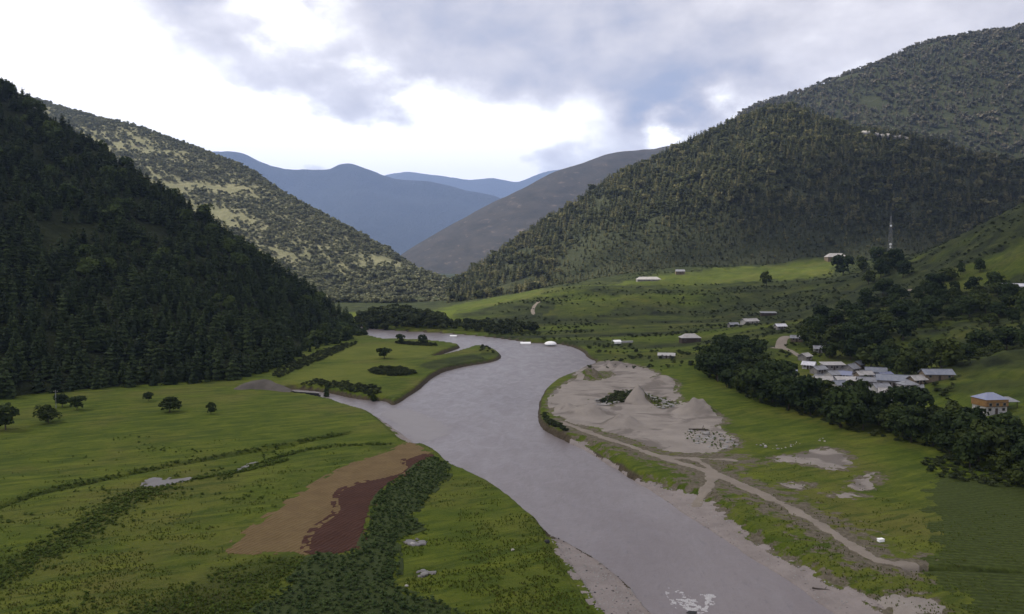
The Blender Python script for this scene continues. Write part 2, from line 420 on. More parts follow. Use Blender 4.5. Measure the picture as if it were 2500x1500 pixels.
g = t.mix(t.m('MULTIPLY', t.step(n6, 0.51, 0.60), 0.62), g, (0.0298, 0.0501, 0.0054))
g = t.mix(t.m('MULTIPLY', t.step(n6, 0.46, 0.36), 0.55), g, (0.1144, 0.1333, 0.0149))
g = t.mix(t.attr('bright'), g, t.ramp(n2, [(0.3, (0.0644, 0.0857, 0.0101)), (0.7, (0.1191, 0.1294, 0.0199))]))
scrub_shade = t.ramp(n2, [(0.34, (0.0068, 0.0102, 0.0034)), (0.48, (0.0204, 0.0281, 0.0076)), (0.60, (0.0357, 0.0442, 0.0119)), (0.72, (0.0544, 0.0595, 0.017))])  # scrub colours, darkened to carry cloud shade over the right valley
g = t.mix(t.attr('scrub'), g, scrub_shade)
n5 = t.noise(t.pos, 0.35, 6, 0.62)
soil = t.ramp(n3, [(0.3, (0.062, 0.054, 0.036)), (0.7, (0.150, 0.128, 0.098))])
g = t.mix(t.step(t.m('ADD', t.attr('bare'), t.m('MULTIPLY', t.m('SUBTRACT', n5, 0.5), 1.6)), 0.48, 0.62), g, soil)
g = t.mix(t.step(t.attr('bank'), 0.35, 0.85), g, t.ramp(n3, [(0.3, (0.028, 0.022, 0.014)), (0.7, (0.085, 0.068, 0.045))]))
base(t, g)
bump(t, t.m('ADD', t.m('MULTIPLY', n3, 0.8), t.m('MULTIPLY', n4, 0.35)), 0.9, 0.7)

def soil_mat(name, dark, light, scale=1.0, bd=0.25, spots=None):
    m_, t = material(name, 0.95, 0.15)
    a = t.noise(t.pos, 0.12 * scale, 5, 0.6); b = t.noise(t.pos, 1.4 * scale, 5, 0.65); c = t.noise(t.pos, 6.0 * scale, 3, 0.6)
    col = t.mix(t.m('ADD', t.m('MULTIPLY', a, 0.6), t.m('MULTIPLY', b, 0.4)), dark, light)
    col = t.mix(t.step(a, 0.35, 0.7), col, t.mix(0.5, col, light))
    if name == 'river_sand': col = t.mix(t.m('MULTIPLY', t.step(t.noise(t.pos, 0.06, 4, 0.55, 0.6), 0.5, 0.6), 0.75), col, (0.104, 0.089, 0.080))
    if spots:
        v = t.new('ShaderNodeTexVoronoi'); t.put(v.inputs['Vector'], t.pos); v.inputs['Scale'].default_value = 1.1
        col = t.mix(t.m('MULTIPLY', t.step(v.outputs['Distance'], 0.28, 0.10), t.step(t.noise(t.pos, 0.8, 2), 0.5, 0.62)), col, spots)
    base(t, col)
    hgt_ = t.m('ADD', b, t.m('MULTIPLY', c, 0.4))
    if 'tilled' in name:       # furrows along the strip
        px_, py_, _ = t.sep(t.pos)
        wv = t.m('SINE', t.m('MULTIPLY', t.m('ADD', t.m('ADD', t.m('MULTIPLY', px_, math.sin(FURROW)), t.m('MULTIPLY', py_, -math.cos(FURROW))), t.m('MULTIPLY', a, 2.0)), 6.0))
        hgt_ = t.m('ADD', hgt_, t.m('MULTIPLY', wv, 0.5))
        col = t.mix(t.m('MULTIPLY', t.step(wv, 0.2, 0.9), 0.35), col, dark)
        base(t, col)
    bump(t, hgt_, 0.8, bd)
    return m_
m_sand = soil_mat('river_sand', (0.132, 0.116, 0.104), (0.262, 0.234, 0.210))
m_sand2 = soil_mat('damp_shingle', (0.130, 0.112, 0.106), (0.255, 0.224, 0.213), 1.6, 0.3, (0.06, 0.05, 0.05))
m_track = soil_mat('beaten_earth', (0.120, 0.102, 0.084), (0.225, 0.195, 0.165))
FURROW = R(62)
m_tan = soil_mat('dry_tilled_soil', (0.088, 0.058, 0.025), (0.160, 0.112, 0.052), 2.0)
m_brown = soil_mat('wet_tilled_soil', (0.033, 0.013, 0.008), (0.062, 0.027, 0.017), 2.0)
m_rubble = soil_mat('grey_rubble', (0.080, 0.086, 0.096), (0.30, 0.305, 0.335), 2.2, 0.6)
m_cropsoil = soil_mat('crop_soil', (0.018, 0.028, 0.008), (0.042, 0.058, 0.014), 1.5)
m_plot, t = material('dark_crop', 0.95, 0.1)
pn = t.noise(t.pos, 1.2, 5, 0.65); pb = t.noise(t.pos, 0.05, 4, 0.6)
pc = t.mix(pb, (0.022, 0.032, 0.007), (0.046, 0.060, 0.012))
rx_, ry_, _ = t.sep(t.pos)
rw = t.m('SINE', t.m('MULTIPLY', t.m('ADD', t.m('ADD', t.m('MULTIPLY', rx_, .25), ry_), t.m('MULTIPLY', pb, 1.5)), 4.2))
pc = t.mix(t.step(pn, 0.4, 0.7), pc, (0.056, 0.074, 0.016))
base(t, t.mix(t.m('MULTIPLY', t.step(rw, 0.0, 0.8), 0.28), pc, (0.016, 0.022, 0.006)))
bump(t, t.m('SUBTRACT', pn, t.m('MULTIPLY', rw, .4)), 0.8, 0.4)

m_water, t = material('silty_river_water', 0.22, 0.38)
fl = t.vm('MULTIPLY', t.pos, (1.0, 0.45, 1.0))
wa = t.noise(fl, 0.035, 5, 0.6, 0.6); wb = t.noise(fl, 0.9, 5, 0.62, 0.3); wc = t.noise(fl, 0.22, 4, 0.6, 0.8)
wcol = t.ramp(wa, [(0.3, (0.128, 0.110, 0.113)), (0.55, (0.150, 0.132, 0.136)), (0.75, (0.172, 0.154, 0.158))])
wcol = t.mix(t.m('MULTIPLY', t.step(wb, 0.56, 0.70), 0.50), wcol, (0.098, 0.090, 0.098))
base(t, wcol)
t.put(t.bsdf.inputs['Roughness'], t.ramp(wc, [(0.35, 0.30), (0.65, 0.40)]))
t.bsdf.inputs['IOR'].default_value = 1.33
bump(t, t.m('ADD', wb, t.m('MULTIPLY', wc, 0.7)), 0.50, 0.26)
m_pud, t = material('puddle_water', 0.45, 0.3); base(t, (0.12, 0.112, 0.110)); bump(t, t.noise(t.pos, 2.5, 3), 0.2, 0.05)
m_foam, t = material('river_foam', 0.8, 0.2); base(t, t.mix(t.noise(t.pos, 1.5, 5, 0.7), (0.22, 0.215, 0.22), (0.52, 0.51, 0.52)))
bump(t, t.noise(t.pos, 3, 4), 0.8, 0.2)

# ------------------------------------------------------------------ valley floor mesh
th = np.concatenate([np.linspace(-85, -37, 50, endpoint=False), np.linspace(-37, 37, 620, endpoint=False), np.linspace(37, 85, 51)])
rad = np.concatenate([np.geomspace(18, 88, 34, endpoint=False), F_PX * CAM_Z / np.linspace(F_PX * CAM_Z / 88, F_PX * CAM_Z / 1500, 520, endpoint=False), np.geomspace(1500, 30000, 46)])
TH, RD = np.meshgrid(np.radians(th), rad)
NR, NC = TH.shape
GX = (RD * np.tan(np.clip(TH, -1.2, 1.2))); GX = np.where(np.abs(TH) > 1.0, RD * np.sin(TH) / np.cos(1.0), GX).ravel()
GX = (RD * np.sin(TH)).ravel(); GY = (RD * np.cos(TH)).ravel()
GZ, GS = ground_z(GX, GY, True)
ii = (np.arange(NR - 1)[:, None] * NC + np.arange(NC - 1)[None]).ravel()
TRI = np.concatenate([np.c_[ii, ii + 1, ii + NC + 1], np.c_[ii, ii + NC + 1, ii + NC]])
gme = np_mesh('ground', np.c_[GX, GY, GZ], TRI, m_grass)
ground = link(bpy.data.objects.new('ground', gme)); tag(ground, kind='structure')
nzA = fbm(GX / 9, GY / 9, 41, 4) - .5
nzB = fbm(GX / 35, GY / 35, 43, 4) - .5
near_track = np.full(len(GX), 99.0)
for p, wd in TRACK: near_track = np.minimum(near_track, seg_dist(GX, GY, p, False))
bare = 0.70 * np.exp(-(near_track / 13) ** 2)
for p in SANDPATCH + [SAND, SHINGLE_R]: bare = np.maximum(bare, 0.6 * sstep(sdf(GX, GY, p, 12), -6, 0))
bare = bare * (GX > 0)
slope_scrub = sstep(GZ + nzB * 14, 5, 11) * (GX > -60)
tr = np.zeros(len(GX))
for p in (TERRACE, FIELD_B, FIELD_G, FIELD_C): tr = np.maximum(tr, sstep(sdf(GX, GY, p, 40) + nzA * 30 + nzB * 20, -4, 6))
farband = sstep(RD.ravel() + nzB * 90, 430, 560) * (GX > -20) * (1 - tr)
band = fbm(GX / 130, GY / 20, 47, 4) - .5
scrub = np.clip(np.maximum(slope_scrub * (0.72 + .22 * sstep(GX, 170, 260) + band * 2.4) * (1 - tr), farband * (0.62 + band * 2.6)), 0, 1)  # scrub cover of the right slopes, with cloud shade in its colour
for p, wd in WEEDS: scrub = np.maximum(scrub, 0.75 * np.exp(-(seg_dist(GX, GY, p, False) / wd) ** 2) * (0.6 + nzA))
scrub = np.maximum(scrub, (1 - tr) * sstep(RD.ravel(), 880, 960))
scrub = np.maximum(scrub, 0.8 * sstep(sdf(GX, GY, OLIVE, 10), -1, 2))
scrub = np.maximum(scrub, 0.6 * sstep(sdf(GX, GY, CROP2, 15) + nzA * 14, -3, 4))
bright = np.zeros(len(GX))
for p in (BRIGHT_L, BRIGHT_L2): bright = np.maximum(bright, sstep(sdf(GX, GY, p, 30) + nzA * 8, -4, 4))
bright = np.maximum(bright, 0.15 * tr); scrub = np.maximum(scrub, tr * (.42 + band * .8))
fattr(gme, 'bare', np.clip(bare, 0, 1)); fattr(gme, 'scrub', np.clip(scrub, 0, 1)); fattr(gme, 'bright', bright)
fattr(gme, 'bank', sstep(GS, -3.2, -0.6))

def sheet(name, s, off, mat, kind='structure', zfix=None, label=None, cat=None):
    """part of the valley floor where s > 0, as a sheet of its own just above it"""
    pos = s[TRI] > 0
    c = pos.sum(1)
    full = TRI[c == 3]
    Z = (GZ + off) if zfix is None else np.full(len(GX), zfix)
    V = [np.c_[GX, GY, Z]]
    nv = len(GX); cache = {}; extra = []; tris = []
    def cut(a, b):
        nonlocal nv
        k = (a, b) if a < b else (b, a)
        if k not in cache:
            i, j = k; f = s[i] / (s[i] - s[j])
            extra.append((GX[i] + (GX[j] - GX[i]) * f, GY[i] + (GY[j] - GY[i]) * f, Z[i] + (Z[j] - Z[i]) * f - (0 if zfix is not None else off * .7)))
            cache[k] = nv; nv += 1
        return cache[k]
    for tri, n in zip(TRI[(c == 1) | (c == 2)].tolist(), c[(c == 1) | (c == 2)].tolist()):
        a, b, d = tri
        fl = [s[i] > 0 for i in tri]
        if n == 1:
            while not fl[0]: tri = tri[1:] + tri[:1]; fl = fl[1:] + fl[:1]
            tris.append((tri[0], cut(tri[0], tri[1]), cut(tri[0], tri[2])))
        else:
            while fl[2]: tri = tri[1:] + tri[:1]; fl = fl[1:] + fl[:1]
            p1, p2 = cut(tri[1], tri[2]), cut(tri[0], tri[2])
            tris.append((tri[0], tri[1], p1)); tris.append((tri[0], p1, p2))
    if extra: V.append(np.array(extra))
    V = np.concatenate(V)
    T = np.concatenate([full, np.array(tris, int).reshape(-1, 3)])
    used, inv = np.unique(T, return_inverse=True)
    me = np_mesh(name, V[used], inv.reshape(-1, 3), mat)
    o = link(bpy.data.objects.new(name, me))
    return tag(o, label, cat, kind=kind)

rag = fbm(GX / 4, GY / 4, 51, 4) - .5
rag2 = fbm(GX / 1.3, GY / 1.3, 53, 3) - .5
sheet('river', np.where(RD.ravel() < 1400, sdf(GX, GY, RIVER, 40) + 8.0, -1), 0, m_water, zfix=0.0)
SHALLOW = poly([(925,1003),(985,998),(1045,1012),(1105,1045),(1090,1062),(1050,1075),(1015,1082),(990,1060),(955,1030)], z=0.0, smooth=2)
m_shallow, t = material('silt_shallows', 0.5, 0.3); base(t, t.mix(t.noise(t.pos, .25, 5, .6), (0.150, 0.136, 0.138), (0.200, 0.184, 0.186))); bump(t, t.noise(t.pos, 1.2, 4), .2, .1)
sheet('silt_bar', np.minimum(sdf(GX, GY, SHALLOW, 12) + rag * 4 + rag2, GS + 1.2), 0, m_shallow, zfix=0.03)
hole = np.maximum(sdf(GX, GY, SAND_HOLE, 12), sdf(GX, GY, DEBRIS, 12) * .6 + rag * 6)
s_sand = np.minimum(sdf(GX, GY, SAND, 12) + rag * 3 + rag2 * 1.0, -hole - rag * 2)
sheet('sand_bar', s_sand, 0.06, m_sand)
s_sh = np.maximum(np.maximum(sdf(GX, GY, SHINGLE_R, 12), sdf(GX, GY, SHINGLE_R2, 12)), -40) + rag * 2.2 + rag2 * .8
sheet('shingle_shore', s_sh, 0.05, m_sand2)
sheet('shingle_shore', np.maximum(sdf(GX, GY, SHINGLE_L, 12), sdf(GX, GY, SHINGLE_L2, 12)) + rag * 1.5 + rag2 * .8, 0.05, m_sand2)
for p in SANDPATCH:
    sheet('bare_sand', sdf(GX, GY, p, 10) + rag * 5 + rag2 * 2, 0.05, m_sand)
st = np.full(len(GX), -9.0)
for p, wd in TRACK: st = np.maximum(st, wd - seg_dist(GX, GY, p, False))
sheet('dirt_track', st + rag * 2.2 + rag2 * 1.3, 0.10, m_track)
sl = np.full(len(GX), -9.0)
for p, wd in LANE: sl = np.maximum(sl, wd - seg_dist(GX, GY, p, False))
sheet('footpath', sl + rag * 1.5, 0.10, m_track)
s_t = sdf(GX, GY, TAN, 10); s_b = sdf(GX, GY, BROWN, 10) + rag * .5 + rag2 * .35
sheet('tilled_field', np.maximum(s_t + rag * .8 + rag2 * .5, np.where(s_t > -3, s_b * .5 + .8, -1)), 0.06, m_tan)
sheet('tilled_field', s_b, 0.12, m_brown)
sheet('crop_bed', sdf(GX, GY, CROP, 10) + rag * 2, 0.16, m_cropsoil)
sheet('crop_field', sdf(GX, GY, PLOT_R, 10) + rag * 7 + rag2 * 2, 0.08, m_plot)
sheet('puddle', sdf(GX, GY, PUDDLE, 10) + rag * 1.5 + rag2 * 1.2, 0.30, m_pud)
sp = np.full(len(GX), -9.0)
for p in PUDDLE2: sp = np.maximum(sp, sdf(GX, GY, p, 8))
sheet('puddle', sp + rag2 * 1.2, 0.32, m_pud)
sheet('rubble_yard', np.maximum(sdf(GX, GY, STONEYARD, 10), sdf(GX, GY, STONEYARD2, 10)) + 2.5 + rag * 8 + rag2 * 3, 0.15, m_rubble)

# ------------------------------------------------------------------ hills
def catmull(p, n):
    """p (k,m,3) resampled along axis 0 to n rows"""
    k = len(p); u = np.linspace(0, k - 1, n); i = np.clip(np.floor(u).astype(int), 0, k - 2); f = (u - i)[:, None, None]
    g = lambda j: p[np.clip(j, 0, k - 1)]
    a, b, c, d = g(i - 1), g(i), g(i + 1), g(i + 2)
    return 0.5 * (2 * b + (c - a) * f + (2 * a - 5 * b + 4 * c - d) * f**2 + (3 * b - a - 3 * c + d) * f**3)
def loft(name, rows, mat, nu, nv, amp, wav, seed, ridge=0.35):
    A = np.array(rows, float)                       # rows x columns x 3
    A = catmull(A, nv); A = catmull(A.transpose(1, 0, 2), nu).transpose(1, 0, 2)
    x, y = A[..., 0], A[..., 1]
    n = fbm(x / wav, y / wav, seed, 5) - .5
    v = np.linspace(0, 1, nv)[:, None]
    A[..., 2] += amp * n * (sstep(v, 0.0, .2) * (1 - ridge) + ridge * sstep(v, 0, .1))
    i2 = (np.arange(nv - 1)[:, None] * nu + np.arange(nu - 1)[None]).ravel()
    Q = np.c_[i2, i2 + 1, i2 + nu + 1, i2 + nu]
    me = np_mesh(name, A.reshape(-1, 3), Q, mat)
    o = link(bpy.data.objects.new(name, me)); tag(o, kind='structure')
    return o, A
def back(row, dy, dz): return [p + np.array((0, dy, dz)) for p in row]
def lerp_rows(a, b, t, dz=0): return [p * (1 - t) + q * t + np.array((0, 0, dz)) for p, q in zip(a, b)]

def hill_mat(name, stops, scale, trees=None, bumpd=3.0, soil=None):
    m_, t = material(name, 1.0, 0.05)
    pz = t.vm('MULTIPLY', t.pos, (1, 1, 2.5))
    a = t.noise(pz, 0.006 * scale, 7, 0.62, 0.6); b = t.noise(t.pos, 0.06 * scale, 5, 0.62)
    col = t.ramp(t.m('ADD', t.m('MULTIPLY', a, .65), t.m('MULTIPLY', b, .35)), stops)
    if soil:
        col = t.mix(t.step(t.noise(pz, 0.014 * scale, 5, 0.6, 0.8), soil[1], soil[1] + .08), col, soil[0])
    base(t, col); bump(t, b, 0.8, bumpd)
    return m_
m_hillA = hill_mat('pine_slope_ground', [(.3, (.010, .014, .006)), (.7, (.026, .032, .012))], 4)
m_hillB = hill_mat('dry_grass_slope', [(.30, (.095, .100, .056)), (.48, (.155, .154, .088)), (.62, (.195, .187, .110)), (.75, (.155, .144, .092))], 2.2, soil=((.165, .150, .105), .62))
m_hillF = hill_mat('scrub_slope', [(.35, (.020, .026, .014)), (.6, (.045, .050, .026)), (.8, (.075, .072, .040))], 2.5)
m_hillE = hill_mat('bare_brown_slope', [(.35, (.022, .022, .016)), (.55, (.042, .037, .028)), (.75, (.062, .053, .042))], 1.2, soil=((.095, .078, .062), .60))
m_hillC = hill_mat('far_forest_slope', [(.35, (.016, .022, .020)), (.7, (.034, .040, .034))], 0.5, bumpd=60)

# near left hill
toeA = [ray_hit(a, b, 2.0) for a, b in [(-900,1030),(-500,1012),(-200,998),(-30,985),(120,966),(280,952),(440,940),(580,930),(700,892),(800,850),(892,818)]]
creA = [P(a, b, d) for a, b, d in [(-700,-220,800),(-350,10,780),(-140,130,765),(0,217,755),(130,300,748),(270,382,742),(400,470,738),(540,565,735),(690,675,735),(800,750,735),(898,826,735)]]
midA = lerp_rows(toeA, creA, .5, -6); midA2 = lerp_rows(toeA, creA, .8, 2)
for p in toeA: p[2] = 1.0
hillA, SA = loft('hillside', [toeA, lerp_rows(toeA, creA, .2, -4), midA, midA2, creA, back(creA, 200, -60), back(creA, 420, -260)], m_hillA, 240, 160, 9, 70, 61)
# sunlit hill behind it
creB = [P(a, b, d) for a, b, d in [(-500,40,2400),(-200,150,2300),(60,238,2200),(240,285,2120),(350,313,2060),(440,352,2000),(530,392,1940),(620,432,1880),(700,478,1820),(780,528,1760),(850,568,1700),(930,614,1640),(1000,655,1580),(1060,682,1530),(1118,712,1480)]]
toeB = [P(a, 741, d) for a, d in [(-700,1250),(-400,1230),(-150,1210),(50,1200),(200,1190),(320,1180),(430,1175),(530,1170),(620,1165),(710,1160),(790,1155),(870,1150),(950,1145),(1030,1140),(1120,1135)]]
hillB, SB = loft('hillside', [toeB, lerp_rows(toeB, creB, .35, -25), lerp_rows(toeB, creB, .7, 5), creB, back(creB, 350, -60), back(creB, 800, -420)], m_hillB, 300, 180, 34, 240, 71)
# forested spur on the right
creF = [P(a, b, d) for a, b, d in [(1090,722,1420),(1160,672,1480),(1250,606,1540),(1330,554,1580),(1400,516,1610),(1500,448,1650),(1650,372,1690),(1800,312,1720),(1900,285,1720),(1960,292,1700),(2080,328,1650),(2230,352,1600),(2400,398,1530),(2700,450,1450)]]
shoF = [P(a, b, d) for a, b, d in [(1095,735,1180),(1170,715,1200),(1250,690,1210),(1340,660,1220),(1430,625,1230),(1530,565,1290),(1650,500,1350),(1770,430,1400),(1880,360,1450),(1970,360,1450),(2090,400,1400),(2240,430,1360),(2400,470,1320),(2700,510,1280)]]
toeF = [P(a, b, d) for a, b, d in [(1095,745,1060),(1170,738,1070),(1250,727,1080),(1330,716,1090),(1420,702,1100),(1530,685,1110),(1650,668,1120),(1770,655,1130),(1890,645,1130),(1990,632,1130),(2100,622,1120),(2240,612,1100),(2400,590,1060),(2700,560,1000)]]
hillF, SF = loft('hillside', [back(toeF, -25, -14), toeF, lerp_rows(toeF, shoF, .55, -10), shoF, lerp_rows(shoF, creF, .55, 10), creF, back(creF, 250, -90), back(creF, 600, -300)], m_hillF, 300, 220, 22, 150, 81)
# high ridge behind the spur
creF2 = [P(a, b, d) for a, b, d in [(1640,390,2500),(1760,325,2500),(1850,271,2500),(1930,240,2500),(2050,192,2480),(2170,148,2460),(2300,112,2440),(2420,82,2420),(2560,52,2400),(2800,0,2380)]]
lowF2 = [P(a, b, d) for a, b, d in [(1640,480,2000),(1760,450,1980),(1850,430,1960),(1930,430,1940),(2050,440,1900),(2170,450,1860),(2300,470,1820),(2420,500,1780),(2560,520,1740),(2800,540,1700)]]
hillF2, SF2 = loft('hillside', [back(lowF2, -150, -120), lowF2, lerp_rows(lowF2, creF2, .5, 15), creF2, back(creF2, 350, -60), back(creF2, 900, -400)], m_hillF, 220, 160, 60, 260, 91, ridge=.25)
# bare brown hill far up the valley
creE = [P(a, b, d) for a, b, d in [(900,680,4700),(985,622,4750),(1080,562,4800),(1200,498,4900),(1330,435,5000),(1430,402,5100),(1510,378,5150),(1600,368,5200),(1720,350,5250),(1900,330,5300)]]
toeE = [P(a, b, 3500) for a, b in [(960,720),(1010,720),(1070,720),(1150,720),(1250,720),(1350,720),(1450,720),(1560,720),(1700,720),(1900,720)]]
loft('hillside', [toeE, lerp_rows(toeE, creE, .5, -10), creE, back(creE, 500, -60), back(creE, 1200, -500)], m_hillE, 220, 120, 40, 300, 101, ridge=.18)
# blue ranges
creC = [P(a, b, 12500) for a, b in [(100,330),(300,350),(450,385),(520,386),(585,386),(640,406),(690,413),(750,408),(800,410),(850,398),(900,412),(970,432),(1050,441),(1100,456),(1160,480),(1210,500),(1300,560),(1420,650),(1600,720)]]
toeC = [P(a, 690, 9000) for a in np.linspace(100, 1600, 19)]
loft('mountain', [toeC, lerp_rows(toeC, creC, .5, -60), lerp_rows(toeC, creC, .8, -30), creC, back(creC, 1500, -900)], m_hillC, 300, 140, 330, 1500, 111, ridge=.14)
creD = [P(a, b, 20000) for a, b in [(700,470),(850,450),(985,427),(1060,424),(1120,432),(1190,434),(1260,441),(1300,430),(1345,420),(1450,410),(1600,400),(1800,420)]]
toeD = [P(a, 670, 16500) for a in np.linspace(700, 1800, 12)]
loft('mountain', [toeD, lerp_rows(toeD, creD, .5, -100), creD, back(creD, 3000, -1500)], m_hillC, 240, 90, 420, 2300, 121, ridge=.2)

# ------------------------------------------------------------------ foliage materials
def leaf_mat(name, dark, light, dry=None, trans=0.25):
    m_, t = material(name, 0.85, 0.15)
    rnd = t.new('ShaderNodeObjectInfo').outputs['Random']
    n = t.noise(t.obj, 0.7, 3, 0.6)
    f = t.m('ADD', t.m('MULTIPLY', rnd, 0.65), t.m('MULTIPLY', n, 0.45), clamp=True)
    c = t.mix(f, dark, light)
    if dry: c = t.mix(t.m('MULTIPLY', t.step(rnd, 0.62, 0.90), 0.8), c, dry)
    base(t, c)
    if trans:
        tr_ = t.new('ShaderNodeBsdfTranslucent'); t.put(tr_.inputs[0], c)
        mx = t.new('ShaderNodeMixShader'); mx.inputs[0].default_value = trans
        t.l.new(t.bsdf.outputs[0], mx.inputs[1]); t.l.new(tr_.outputs[0], mx.inputs[2]); t.l.new(mx.outputs[0], t.out.inputs[0])
    return m_
m_pine = leaf_mat('pine_needles', (.013, .024, .009), (.048, .070, .022))
m_ridge = leaf_mat('ridge_needles', (.024, .032, .015), (.135, .145, .062), (.19, .18, .085), .3)
m_ridge2 = leaf_mat('high_ridge_leaves', (.060, .064, .048), (.170, .170, .122), (.20, .18, .13), .3)
m_bushB = leaf_mat('dry_slope_bush', (.070, .082, .044), (.210, .214, .118))
m_broad = leaf_mat('broad_leaves', (.012, .023, .007), (.036, .054, .014))
m_far = leaf_mat('far_broad_leaves', (.016, .026, .009), (.052, .064, .022))
m_crop = leaf_mat('crop_leaves', (.020, .040, .011), (.066, .096, .028), None, .2)
m_tuft = leaf_mat('grass_tuft', (.054, .082, .008), (.096, .124, .015), (.115, .112, .030), .3)
m_weed = leaf_mat('weed_leaves', (.040, .068, .009), (.080, .110, .016), None, .25)
m_bark, t = material('bark', 0.95, 0.1); base(t, t.mix(t.noise(t.obj, 3, 4), (.035, .027, .02), (.10, .085, .068)))

# ------------------------------------------------------------------ plant prototypes (meshes only)
def quads_mesh(name, C, N, size, mat, seed=0, aspect=1.0):
    r = np.random.default_rng(seed)
    n = len(C)
    N = N / np.maximum(np.linalg.norm(N, axis=1, keepdims=True), 1e-6)
    A = r.normal(size=(n, 3)); A -= (A * N).sum(1, keepdims=True) * N; A /= np.linalg.norm(A, axis=1, keepdims=True)
    B = np.cross(N, A)
    s = (size * (0.6 + 0.8 * r.random(n)))[:, None] if np.isscalar(size) else size[:, None]
    j = lambda: (0.75 + .5 * r.random((n, 1)))
    V = np.stack([C - A * s * j() - B * s * aspect * j(), C + A * s * j() - B * s * aspect * j(), C + A * s * j() + B * s * aspect * j(), C - A * s * j() + B * s * aspect * j()], 1).reshape(-1, 3)
    F = np.arange(4 * n).reshape(-1, 4)
    return np_mesh(name, V, F, mat, False)
def conifer_mesh(seed, mat, n=230, h=1.0, wr=0.24, base_h=0.10, name='crown'):
    """needle sprays in uneven whorls, height 1"""
    r = np.random.default_rng(seed)
    lumps = r.random((9, 2)) * np.array((2 * np.pi, 1)); 
    z = base_h + (1 - base_h) * (1 - np.sqrt(r.random(n))) ** 0.9
    whorl = np.round(z * 11) / 11; z = z * .45 + whorl * .55
    a = r.random(n) * 2 * np.pi
    prof = wr * np.clip(1.05 - z, 0, 1) ** 0.58 * (0.75 + .25 * np.sin(3 * a + seed)) * (0.8 + .3 * np.sin(z * 37 + seed))
    rr = prof * (0.35 + .75 * np.sqrt(r.random(n)))
    C = np.c_[np.cos(a) * rr, np.sin(a) * rr, z - rr * .25]
    N = np.c_[np.cos(a) * .55, np.sin(a) * .55, np.full(n, .85)] + r.normal(size=(n, 3)) * .35
    size = 0.030 + 0.034 * (1 - z) * (0.6 + .8 * r.random(n))
    return quads_mesh(name, C, N, size, mat, seed, 0.75)
def broad_mesh(seed, mat, n=420, lumps=9, leaf=0.05, flat=0.8, base_h=0.18, name='crown', spread=0.36):
    """leaf clumps on an uneven set of lobes, height about 1, radius about .45"""
    r = np.random.default_rng(seed)
    cs = []
    for k in range(lumps):
        a = r.random() * 6.283; q = spread * np.sqrt(r.random()); zz = base_h + .16 + (0.92 - base_h - .26) * r.random()
        q *= np.clip(1.25 - abs(zz - .55) * 1.3, .35, 1)
        cs.append((math.cos(a) * q, math.sin(a) * q, zz, .13 + .11 * r.random()))
    cs = np.array(cs)
    k = r.integers(0, lumps, n)
    D = r.normal(size=(n, 3)); D /= np.linalg.norm(D, axis=1, keepdims=True); D[:, 2] = np.where(D[:, 2] < -.45, -D[:, 2], D[:, 2])
    rad = cs[k, 3] * (0.62 + .45 * r.random(n) ** .6)
    C = cs[k, :3] + D * rad[:, None] * np.array((1, 1, flat))
    N = D + r.normal(size=(n, 3)) * .45
    return quads_mesh(name, C, N, leaf, mat, seed)
def trunk_mesh(seed, r0, h, limbs=4, crown=0.6):
    r = np.random.default_rng(seed); V = []; F = []
    def tube(p, q, a, b, n=6):
        p = Vector(p); q = Vector(q); d = (q - p).normalized(); u = d.orthogonal().normalized(); v = d.cross(u)
        b0 = len(V)
        for c, rad_ in ((p, a), (q, b)):
            for i in range(n):
                t_ = i / n * 6.2832; V.append(tuple(c + u * math.cos(t_) * rad_ + v * math.sin(t_) * rad_))
        for i in range(n): F.append((b0 + i, b0 + (i + 1) % n, b0 + n + (i + 1) % n, b0 + n + i))
    mid = (r.normal() * .015, r.normal() * .015, h * .5); top = (r.normal() * .03, r.normal() * .03, h)
    tube((0, 0, -.03), mid, r0, r0 * .75); tube(mid, top, r0 * .75, r0 * .3)
    for k in range(limbs):
        a = 6.283 * k / limbs + r.random(); z0 = h * (.35 + .5 * r.random()); L = crown * (.25 + .25 * r.random())
        tube((0, 0, z0), (math.cos(a) * L, math.sin(a) * L, z0 + L * .8), r0 * .4, r0 * .12, 5)
    me = bpy.data.meshes.new('trunk'); me.from_pydata(V, [], F); me.materials.append(m_bark); me.update()
    return me
def tuft_mesh(seed, mat, blades=16, h=1.0, lean=.55, wd=.05):
    r = np.random.default_rng(seed); V = []; F = []
    for k in range(blades):
        a = r.random() * 6.283; b = r.random() * 6.283; q = .22 * r.random(); L = h * (.6 + .5 * r.random()); le = lean * r.random()
        x, y = math.cos(b) * q, math.sin(b) * q; sx, sy = -math.sin(a) * wd, math.cos(a) * wd
        i = len(V)
        V += [(x - sx, y - sy, -.05), (x + sx, y + sy, -.05), (x + math.cos(a) * le * .4 + sx * .7, y + math.sin(a) * le * .4 + sy * .7, L * .65),
              (x + math.cos(a) * le * .4 - sx * .7, y + math.sin(a) * le * .4 - sy * .7, L * .65), (x + math.cos(a) * le, y + math.sin(a) * le, L)]
        F += [(i, i + 1, i + 2, i + 3), (i + 3, i + 2, i + 4)]
    me = bpy.data.meshes.new('tuft'); me.from_pydata(V, [], F); me.materials.append(mat); me.update()
    return me

